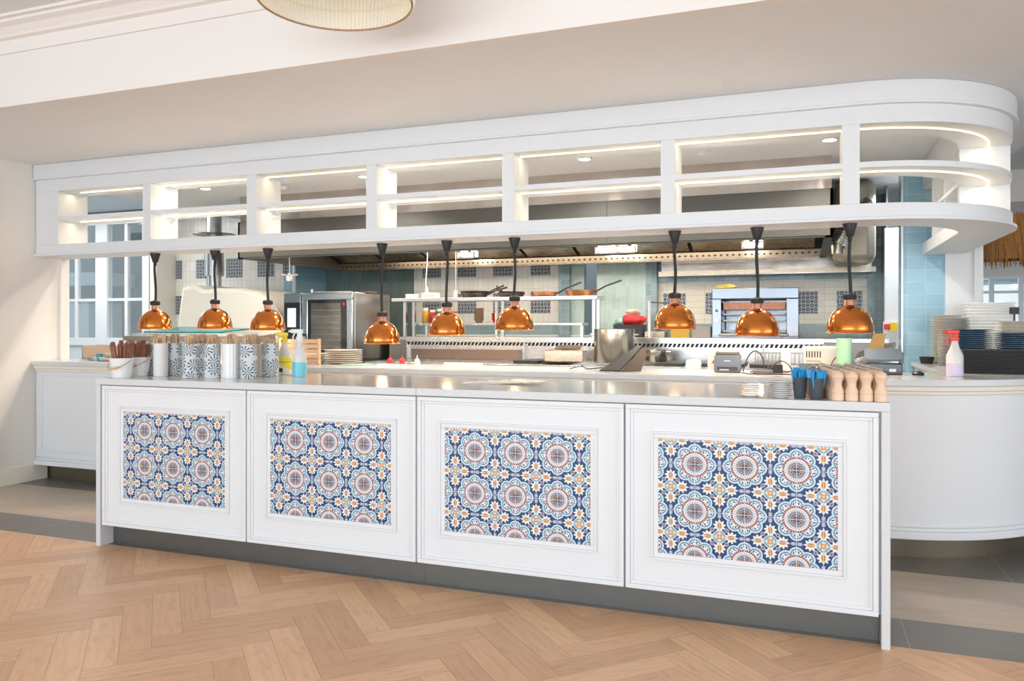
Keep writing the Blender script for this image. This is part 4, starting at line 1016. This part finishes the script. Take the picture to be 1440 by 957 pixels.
# frying pans
BIRON = M('burnt_copper_pan', (.36, .15, .06), .4, .6, var=.35, vs=25); IRON = M('black_iron_pan', (.06, .045, .04), .45, .4, var=.3, vs=25)
def pan(x, y, z, r, h, mat, lab, ha, hl=.2, rise=.06, name='frying_pan', grp='frying pans on the range shelf'):
    t = thing(name, lab, 'frying pan', (x, y, z), 0, grp)
    obj('pan_body', MB().lathe([(0, 0), (r*.78, 0), (r*.82, .003), (r, h), (r+.003, h), (r*.80, .006), (0, .006)], n=36), mat, t)
    c, s = math.cos(ha), math.sin(ha)
    obj('handle', MB().tube([(c*r*.95, s*r*.95, h*.7), (c*(r+hl*.4), s*(r+hl*.4), h*.9+rise*.5), (c*(r+hl), s*(r+hl), h+rise)], [.010, .008, .010], 8), IRON, t)
pan(-3.28, 7.62, 1.551, .15, .05, IRON, 'black iron frying pan at the left, lower of the two stacked pans', .2)
pan(-3.28, 7.62, 1.566, .155, .055, IRON, 'black iron frying pan stacked on top of the left pan', .25, .16)
pan(-2.87, 7.64, 1.551, .145, .045, IRON, 'black frying pan with reddish inside behind the middle copper lamp', 2.6, .12, .06)
pan(-2.87, 7.64, 1.564, .135, .045, M('reddish_pan', (.25, .06, .05), .4, .5), 'reddish frying pan nested in the pan behind the middle lamp', 2.6, .12, .07)
pan(-2.50, 7.62, 1.551, .14, .05, BIRON, 'orange-brown frying pan with raised handle, second from the shelf right end', .3, .24, .10)
pan(-2.12, 7.62, 1.551, .155, .06, BIRON, 'large orange-brown frying pan at the right end of the shelf', .2, .26, .10)
# pots
def pot(x, y, z, r, h, lab, handles=True):
    t = thing('stock_pot', lab, 'stock pot', (x, y, z))
    obj('pot_body', MB().lathe([(0, 0), (r-.004, 0), (r, .006), (r, h-.004), (r+.005, h), (r-.004, h), (r-.005, .008), (0, .008)], n=48), STEELB2, t)
    for s in (1, -1):
        obj('handle', MB().tube([(s*r, -.04, h*.82), (s*(r+.035), -.035, h*.84), (s*(r+.04), 0, h*.84), (s*(r+.035), .035, h*.84), (s*r, .04, h*.82)], .006, 8), STEEL, t)
STEELB2 = steel('pot_steel', (.66, .61, .52), .2, (16, 16, .6), .04)
pot(-1.53, 6.60, .935, .175, .29, 'tall stainless stock pot standing on the range')
pot(-1.25, 6.95, .935, .115, .105, 'small low stainless pot behind the black folder')
t = thing('gastronorm_pan', 'rectangular steel food pan with tilted lid on the range left of the stock pot', 'food pan', (-1.99, 6.68, .936), .1)
obj('pan_body', tray_mesh(.17, .11, .10), STEELW, t, bev=.003); obj('tilted_lid', quad([(-.10, -.02, .105), (.13, -.02, .105), (.14, .10, .135), (-.09, .10, .135)], .008), STEELW, t)
# red bundle in black crate
t = thing('black_crate', 'black plastic crate on the rear bench holding a red bundle', 'crate', (-1.645, 7.80, 1.136))
obj('crate_body', tray_mesh(.15, .10, .13, .006, .008), BLACK, t, bev=.003)
def blob(name, mat, lab, cat, loc, sx, sy, sz, seed, amp=.18, n=20, wr=7):
    rnd = random.Random(seed); ph = [rnd.uniform(0, 6) for _ in range(6)]
    vs = []; fs = []
    for i in range(n+1):
        p = PI*i/n
        for j in range(2*n):
            a = PI*j/n; q = 1+amp*(math.sin(3*a+ph[0])*math.sin(2*p+ph[1])*.6+.3*math.sin(wr*a+ph[2]+2*p)+.3*math.sin(5*p+ph[3]+a))
            vs.append((sx*q*math.sin(p)*math.cos(a), sy*q*math.sin(p)*math.sin(a), sz*q*math.cos(p)))
    fs = [(i*2*n+j, i*2*n+(j+1) % (2*n), (i+1)*2*n+(j+1) % (2*n), (i+1)*2*n+j) for i in range(n) for j in range(2*n)]
    return tag(obj(name, MB().add(vs, fs), mat, None, loc=loc), lab, cat)
blob('red_cloth', M('red_fabric', (.62, .03, .03), .6, var=.2), 'bundled red cloth piled in the black crate', 'cloth', (-1.62, 7.80, 1.305), .125, .08, .065, 1)
blob('green_cloth', M('mint_fabric', (.35, .62, .55), .7), 'small mint green cloth beside the red bundle', 'cloth', (-1.745, 7.79, 1.29), .055, .06, .04, 2)
blob('beige_cloth', M('beige_fabric', (.62, .50, .40), .7), 'beige crumpled cloth lying on top of the red bundle', 'cloth', (-1.62, 7.83, 1.392), .075, .05, .028, 3)
t = thing('fryer_box', 'steel ledge box under the black crate behind the stock pot', 'box', (-1.40, 7.8, 1.136))
obj('box_body', MB().box(-.08, .12, -.1, .1, 0, .06), STEELW, t, bev=.004)
# gas tap pole
t = thing('tap_pole', 'thin white upright pot filler pole with side arm at the rear bench', 'tap', (-1.41, 7.58, 1.136))
obj('pole', MB().cyl(0, 0, 0, .36, .013), ENAMEL, t); obj('arm', MB().tube([(0, 0, .35), (.06, -.01, .345), (.17, -.03, .335)], .008, 8), STEELD, t); obj('pole_foot', MB().cyl(0, 0, 0, .015, .03), STEEL, t)
# yellow and grey boxes
one('yellow_box', MB().box(-.09, .09, -.05, .05, 0, .10), M('mustard_card', (.70, .42, .06), .6), 'mustard yellow carton under the copper lamp right of the tap pole', 'carton', (-1.13, 7.70, 1.1365), .1, .004)
one('grey_box', MB().box(-.09, .09, -.06, .06, 0, .11), M('grey_card', (.42, .38, .34), .7, var=.2), 'grey carton right of the mustard yellow one', 'carton', (-.925, 7.72, 1.1365), 0, .004)
# salamander
t = thing('salamander_grill', 'open-front stainless salamander grill standing on the rear bench', 'grill', (-.43, 7.82, 1.136))
BR = steel('mirror_blue_steel', (.21, .23, .26), .2, (40, 40, 1), .6)
m_ = MB(); m_.box(-.39, .39, -.2, .25, .37, .47); m_.box(-.39, -.30, -.2, .25, 0, .37); m_.box(.28, .39, -.2, .25, 0, .37); m_.box(-.30, .28, .2, .25, 0, .37); m_.box(-.39, .39, -.22, .25, -.0, .022)
obj('grill_casing', m_, BR, t, bev=.006)
obj('heating_element', MB().box(-.29, .27, -.12, .19, .27, .34), M('grill_element', (.50, .22, .14), .4, .5, var=.4, vs=40), t)
for z in (.06, .16, .22): obj('grill_rack', MB().box(-.29, .27, -.16, .19, z, z+.012), STEELD, t)
obj('drip_tray', MB().box(-.32, .30, -.27, -.20, .022, .045), STEELD, t, bev=.004)
obj('control_knob', MB().lathe([(0, 0), (.02, 0), (.018, .02), (0, .02)], n=20, m=Matrix.Translation((-.345, -.2, .17)) @ Matrix.Rotation(PI/2, 4, 'X')), STEEL, t)
obj('red_logo_mark', MB().prism([(-.018, .0), (.018, .0), (0, .03)], 0, .002, m=Matrix.Translation((-.345, -.2005, .25)) @ Matrix.Rotation(PI/2, 4, 'X')), M('dark_red_print', (.30, .05, .06), .4), t)
blob('tongs_bundle', M('brass_yellow', (.65, .42, .08), .4), 'yellow crumpled glove lying on top of the salamander grill', 'glove', (-.70, 7.80, 1.628), .10, .05, .022, 5, .3)
t = thing('squeeze_bottle', 'cream plastic jug with red mark on the bench behind the receipt printer', 'jug', (-.56, 5.36, .90))
obj('jug_body', MB().lathe([(0, 0), (.045, 0), (.045, .12), (.04, .17), (.025, .20), (0, .20)], n=24), CERAM, t); obj('jug_handle', MB().tube([(.02, -.03, .19), (.07, -.03, .17), (.075, -.03, .08), (.04, -.03, .04)], .009, 8), CERAM, t)
obj('red_mark', MB().prism([(-.014, .0), (.014, .0), (0, .026)], 0, .003, m=Matrix.Translation((0, -.0455, .10)) @ Matrix.Rotation(PI/2, 4, 'X')), RED, t)
one('white_canister', MB().lathe([(0, 0), (.05, 0), (.052, .01), (.052, .10), (.045, .12), (0, .125)], n=28), ENAMEL, 'white lidded canister behind the pass left of the cream jug', 'canister', (-.70, 5.38, .90), 0)
# upright devices under right lamp
one('mint_cylinder', MB().lathe([(0, 0), (.042, 0), (.043, .003), (.043, .205), (.040, .208), (0, .208)], n=32), M('mint_green', (.25, .52, .38), .5, var=.02), 'tall mint green cylinder standing under the right copper lamp', 'canister', (.225, 5.02, ZP), 0)
t = thing('toaster', 'cream vented toaster behind the mint green cylinder', 'toaster', (.10, 5.36, .90))
obj('toaster_body', MB().box(-.10, .16, -.08, .08, 0, .22), CERAM, t, bev=.015)
for k in range(6): obj('vent_slot', MB().box(-.085+k*.016, -.078+k*.016, -.082, -.079, .15, .19), BLACK, t)
obj('lower_vent', MB().box(-.085, .0, -.082, -.079, .125, .13), CARD, t)
t = thing('chip_scuttle', 'angled steel scuttle with brown card resting behind the order printer', 'scuttle', (.44, 5.42, .90))
obj('scuttle_body', quad([(-.14, -.10, .12), (.08, -.12, .20), (.12, .12, .23), (-.10, .12, .16)], .02), STEEL, t, bev=.003)
obj('scuttle_side', MB().box(-.12, .12, -.02, .10, 0, .14), STEEL, t, bev=.004)
obj('brown_card', quad([(-.06, .0, .20), (.03, .0, .20), (.05, .03, .30), (-.02, .03, .30)], .004), M('brown_card', (.45, .28, .10), .7), t)
t = thing('isolator_switch', 'red and yellow isolator switch on the white doorway jamb', 'switch', (.755, 7.855, 1.20))
obj('yellow_plate', MB().box(-.02, .045, .012, .03, 0, .085), YELL, t, bev=.003); obj('red_knob', MB().box(-.065, -.015, -.01, .02, .02, .07), RED, t, bev=.006); obj('switch_box', MB().box(-.07, .05, .03, .044, -.02, .09), ENAMEL, t)
# more small gear on the range behind the cables
for k, (x, w, lab) in enumerate(((-.25, .12, 'small wire trivet stand under the grill, nearer the printer'), (.02, .14, 'small wire trivet stand under the grill, nearer the toaster'))):
    t = thing('wire_rack', lab, 'rack', (x, 6.62, .936), 0, 'wire racks on the range')
    obj('frame', MB().rframe(-w, w, 0, .10, .008, -.004, .004), STEELD, t)
    for q in range(8): obj('bar', MB().box(-w+.02+q*w*.23, -w+.026+q*w*.23, -.003, .003, .008, .09), STEELD, t)
# combi oven
cb_ = thing('combi_oven', 'tall stainless combi oven with dark glass door and touch screen', 'oven', (-4.75, 7.2, .90))
obj('oven_casing', MB().box(-.43, .43, -.27, .45, 0, .70), steel('oven_side_steel', (.50, .48, .45), .3), cb_, bev=.008)
obj('control_panel', MB().box(-.43, -.215, -.302, -.27, 0, .70), STEELBR := steel('oven_front_steel', (.66, .74, .80), .25, (3, 3, 40), .1), cb_, bev=.004)
p_ = MB(); p_.rframe(-.20, .42, 0, .70, .075, -.305, -.275); dr = obj('door', p_, STEELBR, cb_, bev=.01)
obj('door_glass', MB().box(-.13, .35, -.300, -.288, .07, .63), M('dark_oven_glass', (.02, .024, .028), .06, coat=.5), dr, bev=.004)
obj('inner_window', MB().box(-.085, .28, -.303, -.300, .10, .59), M('oven_interior_view', (.20, .20, .175), .12, .6, var=.5, vs=9), dr)
r_ = MB()
for k in range(7): r_.box(-.08, .275, -.3055, -.303, .14+k*.062, .145+k*.062)
obj('rack_rails', r_, STEEL, dr)
obj('red_badge', MB().lathe([(0, 0), (.018, 0), (.018, .003), (0, .003)], n=16, m=Matrix.Translation((.315, -.300, .58)) @ Matrix.Rotation(PI/2, 4, 'X')), RED, dr)
obj('door_handle', MB().tube([(-.175, -.305, .26), (-.175, -.36, .26), (-.175, -.375, .22), (-.175, -.375, .05), (-.175, -.36, .01)], .016, 10), BLACK, dr)
obj('touch_panel', MB().box(-.42, -.225, -.308, -.302, .18, .60), BLACK, cb_, bev=.01)
obj('screen', MB().box(-.375, -.27, -.311, -.308, .34, .54), M('oven_screen', (.6, .75, .85), .3, emit=(.55, .75, .9), es=.6), cb_)
obj('oven_stand', MB().box(-.42, .42, -.25, .42, -.90, 0), STEELD, cb_)
obj('vent_stub', MB().cyl(-.13, -.22, .70, .74, .015), STEEL, cb_); 
for x, y, w, lab, mt in ((-4.70, 7.15, .22, 'flat steel tray on top of the combi oven', ALU), (-4.42, 7.25, .10, 'small brown crust tray on top of the combi oven near its right edge', CARD)):
    one('oven_tray', tray_mesh(w, .12, .018), mt, lab, 'tray', (x, y, 1.601), .2, .002)
# pizza oven
pz = thing('pizza_oven', 'cream rendered domed pizza oven at the left of the kitchen', 'oven', (-6.0, 7.35, 0))
PLAST = M('cream_render', (.84, .79, .70), .8, var=.03, bmp=.1)
prof = [(-.74, .80), (-.60, 1.70), (-.42, 1.715), (-.30, 1.66), (-.05, 1.675), (.25, 1.665), (.45, 1.62), (.60, 1.53), (.70, 1.40), (.74, 1.2), (.74, .80)]
vs = []; n_ = len(prof)
for y in (-.42, .40):
    for x, z in prof: vs.append((x, y, z))
obj('dome', MB().add(vs, [tuple(range(n_)), tuple(range(2*n_-1, n_-1, -1))]+[(i, (i+1) % n_, n_+(i+1) % n_, n_+i) for i in range(n_)]), PLAST, pz, bev=.05)
obj('plinth', MB().box(-.78, .76, -.45, .42, 0, .80), WHITE, pz, bev=.01)
obj('door_arch', MB().lathe([(.22, 0), (.25, 0), (.25, .03), (.22, .03), (.22, 0)], n=24, a0=0, a1=PI, m=Matrix.Translation((-.1, -.425, .95)) @ Matrix.Rotation(PI/2, 4, 'X')), STEELD, pz)
fl = thing('oven_flue', 'polished stainless flue pipe rising from the pizza oven with flat collar disc', 'flue', (-6.50, 7.35, 1.720))
obj('pipe', MB().cyl(0, 0, 0, .835, .085, n=32), STEEL, fl); obj('pipe_sleeve', MB().cyl(0, 0, .12, .60, .11, n=32), STEEL, fl); obj('collar_disc', MB().lathe([(.085, .615), (.24, .60), (.24, .612), (.085, .63), (.085, .615)], n=40), STEELD, fl)
f2 = thing('ceiling_flue', 'shiny stainless duct column under the ceiling left of the hood', 'flue', (-5.62, 7.0, 2.09))
obj('duct_pipe', MB().lathe([(0, 0), (.12, 0), (.12, .26), (.135, .28), (.135, .464), (0, .464)], n=32), STEEL, f2)
tb = thing('teal_tray', 'turquoise slab tray lying on the white bench before the pizza oven', 'tray', (-6.05, 6.55, 1.18))
obj('tray_body', quad([(-.45, -.25, 0), (.55, -.25, 0), (.55, .20, .03), (-.35, .20, .05)], .018), M('turquoise_enamel', (.03, .27, .27), .25), tb, bev=.004)
sb = thing('oven_bench', 'white and grey bench in front of the pizza oven', 'bench', (-6.0, 6.5, 0))
obj('bench_body', MB().box(-.65, .70, -.28, .30, 0, 1.10), WHITE, sb, bev=.006); obj('bench_top', MB().box(-.68, .73, -.30, .32, 1.10, 1.15), M('grey_brown_stone', (.36, .31, .27), .4), sb, bev=.004)
obj('bench_rail', MB().box(-.60, .60, -.26, .26, 1.15, 1.178), M('pale_rail', (.65, .68, .66), .4), sb)
# jars and bowls on the riser shelf
rnd = random.Random(9)
jar_cols = [((.80, .42, .05), 'orange'), ((.60, .05, .04), 'red'), ((.80, .74, .62), 'cream'), ((.10, .10, .10), 'black'), ((.70, .55, .10), 'yellow')]
JX = [(-4.02, 0, .17, 'far left end of'), (-3.93, 1, .15, 'beside the orange jar on'), (-3.84, 3, .16, 'left of centre on'), (-3.75, 1, .18, 'standing tallest on'), (-3.66, 2, .13, 'behind the second hood lamp on')]
for x, ci, h, w in JX:
    c, nm = jar_cols[ci]
    t = thing('condiment_jar', '%s condiment jar %s the riser shelf behind the range' % (nm, w), 'jar', (x, 7.93, 1.286), 0, 'condiment jars behind the range')
    obj('jar_body', MB().lathe([(0, 0), (.038, 0), (.040, .004), (.040, h*.7), (.03, h*.82), (0, h*.82)], n=22), M('jar_'+nm, c, .35, var=.3, vs=50), t)
    obj('lid', MB().lathe([(0, h*.82), (.032, h*.82), (.032, h), (0, h)], n=20), RED if ci == 2 else CERAM, t)
for x, y, zz, r, h, n, mt, lab in ((-3.35, 7.90, 1.286, .06, .05, 5, CARD, 'brown bowl in the nested stack on the riser shelf'), (-2.93, 7.92, 1.286, .085, .06, 3, CERW, 'white bowl in the stack on the riser shelf right of centre'),
                                   (-3.15, 7.90, 1.286, .05, .05, 3, RED, 'red bowl in the small stack on the riser shelf')):
    me = None
    for k in range(n):
        if me is None: me = o = obj('nested_bowl', MB().lathe([(0, 0), (r*.5, 0), (r, h), (r*.94, h), (r*.45, .006), (0, .006)], n=26), mt)
        else: o = me.copy(); C.objects.link(o)
        o.location = (x, y, zz+k*.028)
        tag(o, ('topmost ' if k == n-1 else 'lowest ' if k == 0 else 'middle-of-stack ')+lab, 'bowl', lab.split(' in the')[0]+'s on the riser shelf')
for k in range(4):
    one('takeaway_tub', MB().box(-.07, .07, -.05, .05, 0, .05), CERAM if k else HDPE, ['lowest', 'second lowest', 'third', 'topmost'][k]+' cream tub of the small pile on the overshelf left end', 'tub', (-4.02, 7.62, 1.551+k*.0), .2, .004) if k == 0 else None
one('food_tub', MB().box(-.09, .09, -.06, .06, 0, .06), HDPE, 'pale plastic tub on the overshelf next to the hanging white cord', 'tub', (-3.80, 7.62, 1.551), -.1, .01)
t = thing('plug_cable', 'white electric cord dropping from the hood above the overshelf tubs', 'cord', (-3.87, 7.66, 1.615))
obj('wire', MB().tube(sm([(.0, 0, .65), (.01, 0, .4), (-.01, 0, .12), (0, 0, .05)]), .006, 6), ENAMEL, t); obj('plug', MB().lathe([(0, -.0), (.022, 0), (.016, .05), (.006, .07), (0, .07)], n=16), ENAMEL, t)
t = thing('plug_cable', 'thin cord with a cream plug hanging over the left frying pans', 'cord', (-3.52, 7.66, 1.551))
obj('wire', MB().tube([(0, 0, .08), (.0, 0, .75)], .003, 6), ENAMEL, t); obj('plug', MB().lathe([(0, 0), (.022, 0), (.026, .03), (.02, .08), (0, .09)], n=16), CERAM, t)
t = thing('hanging_fitting', 'small white star-shaped fitting hanging at the hood left corner', 'fitting', (-4.90, 6.62, 1.70))
obj('fitting_body', MB().lathe([(0, 0), (.03, .01), (.035, .05), (.02, .08), (0, .08)], n=20), ENAMEL, t)
for k in range(6):
    a = k*PI/3; obj('arm', MB().tube([(0, 0, .06), (.09*math.cos(a), .09*math.sin(a), .075)], .006, 6), ENAMEL, t)
obj('stem', MB().cyl(0, 0, .08, .345, .006), ENAMEL, t)
# fibre pendant at far right
fp = thing('fibre_pendant', 'shaggy brown fibre pendant shade hanging in the dining room at far right', 'pendant light', (1.826, 8.9, 1.84))
FIB = M('brown_fibre', (.52, .24, .07), .7, var=.45, vs=60)
obj('inner_drum', MB().lathe([(.23, .06), (.235, .07), (.19, .50), (.0, .50)], n=32), FIB, fp)
fb = MB(); rnd = random.Random(3)
for layer, (zt_, zb_, rt, rb_) in enumerate(((.50, .22, .19, .235), (.36, .10, .215, .25), (.22, .0, .235, .255))):
    for k in range(150):
        a = rnd.uniform(0, 2*PI); j = rnd.uniform(-.02, .02)
        fb.tube([(rt*math.cos(a), rt*math.sin(a), zt_+j), ((rt+rb_)/2*1.03*math.cos(a+.02), (rt+rb_)/2*1.03*math.sin(a+.02), (zt_+zb_)/2), (rb_*math.cos(a+j), rb_*math.sin(a+j), zb_+rnd.uniform(-.015, .03))], [.004, .005, .002], 4, cap=False)
o = obj('fibre_fringe', fb, FIB, fp, smooth=False)
obj('cord', MB().cyl(0, 0, .50, 1.045, .008), RUBBER, fp)
for i, x in enumerate(lamp_x):      # the bulbs' own light
    l = bpy.data.lights.new('heat_bulb_light', 'POINT'); l.energy = 3.2; l.color = (1, .70, .42); l.shadow_soft_size = .03
    o = bpy.data.objects.new('heat_bulb_light', l); C.objects.link(o); o.location = (x, 4.69, lamp_z[i]-.005)
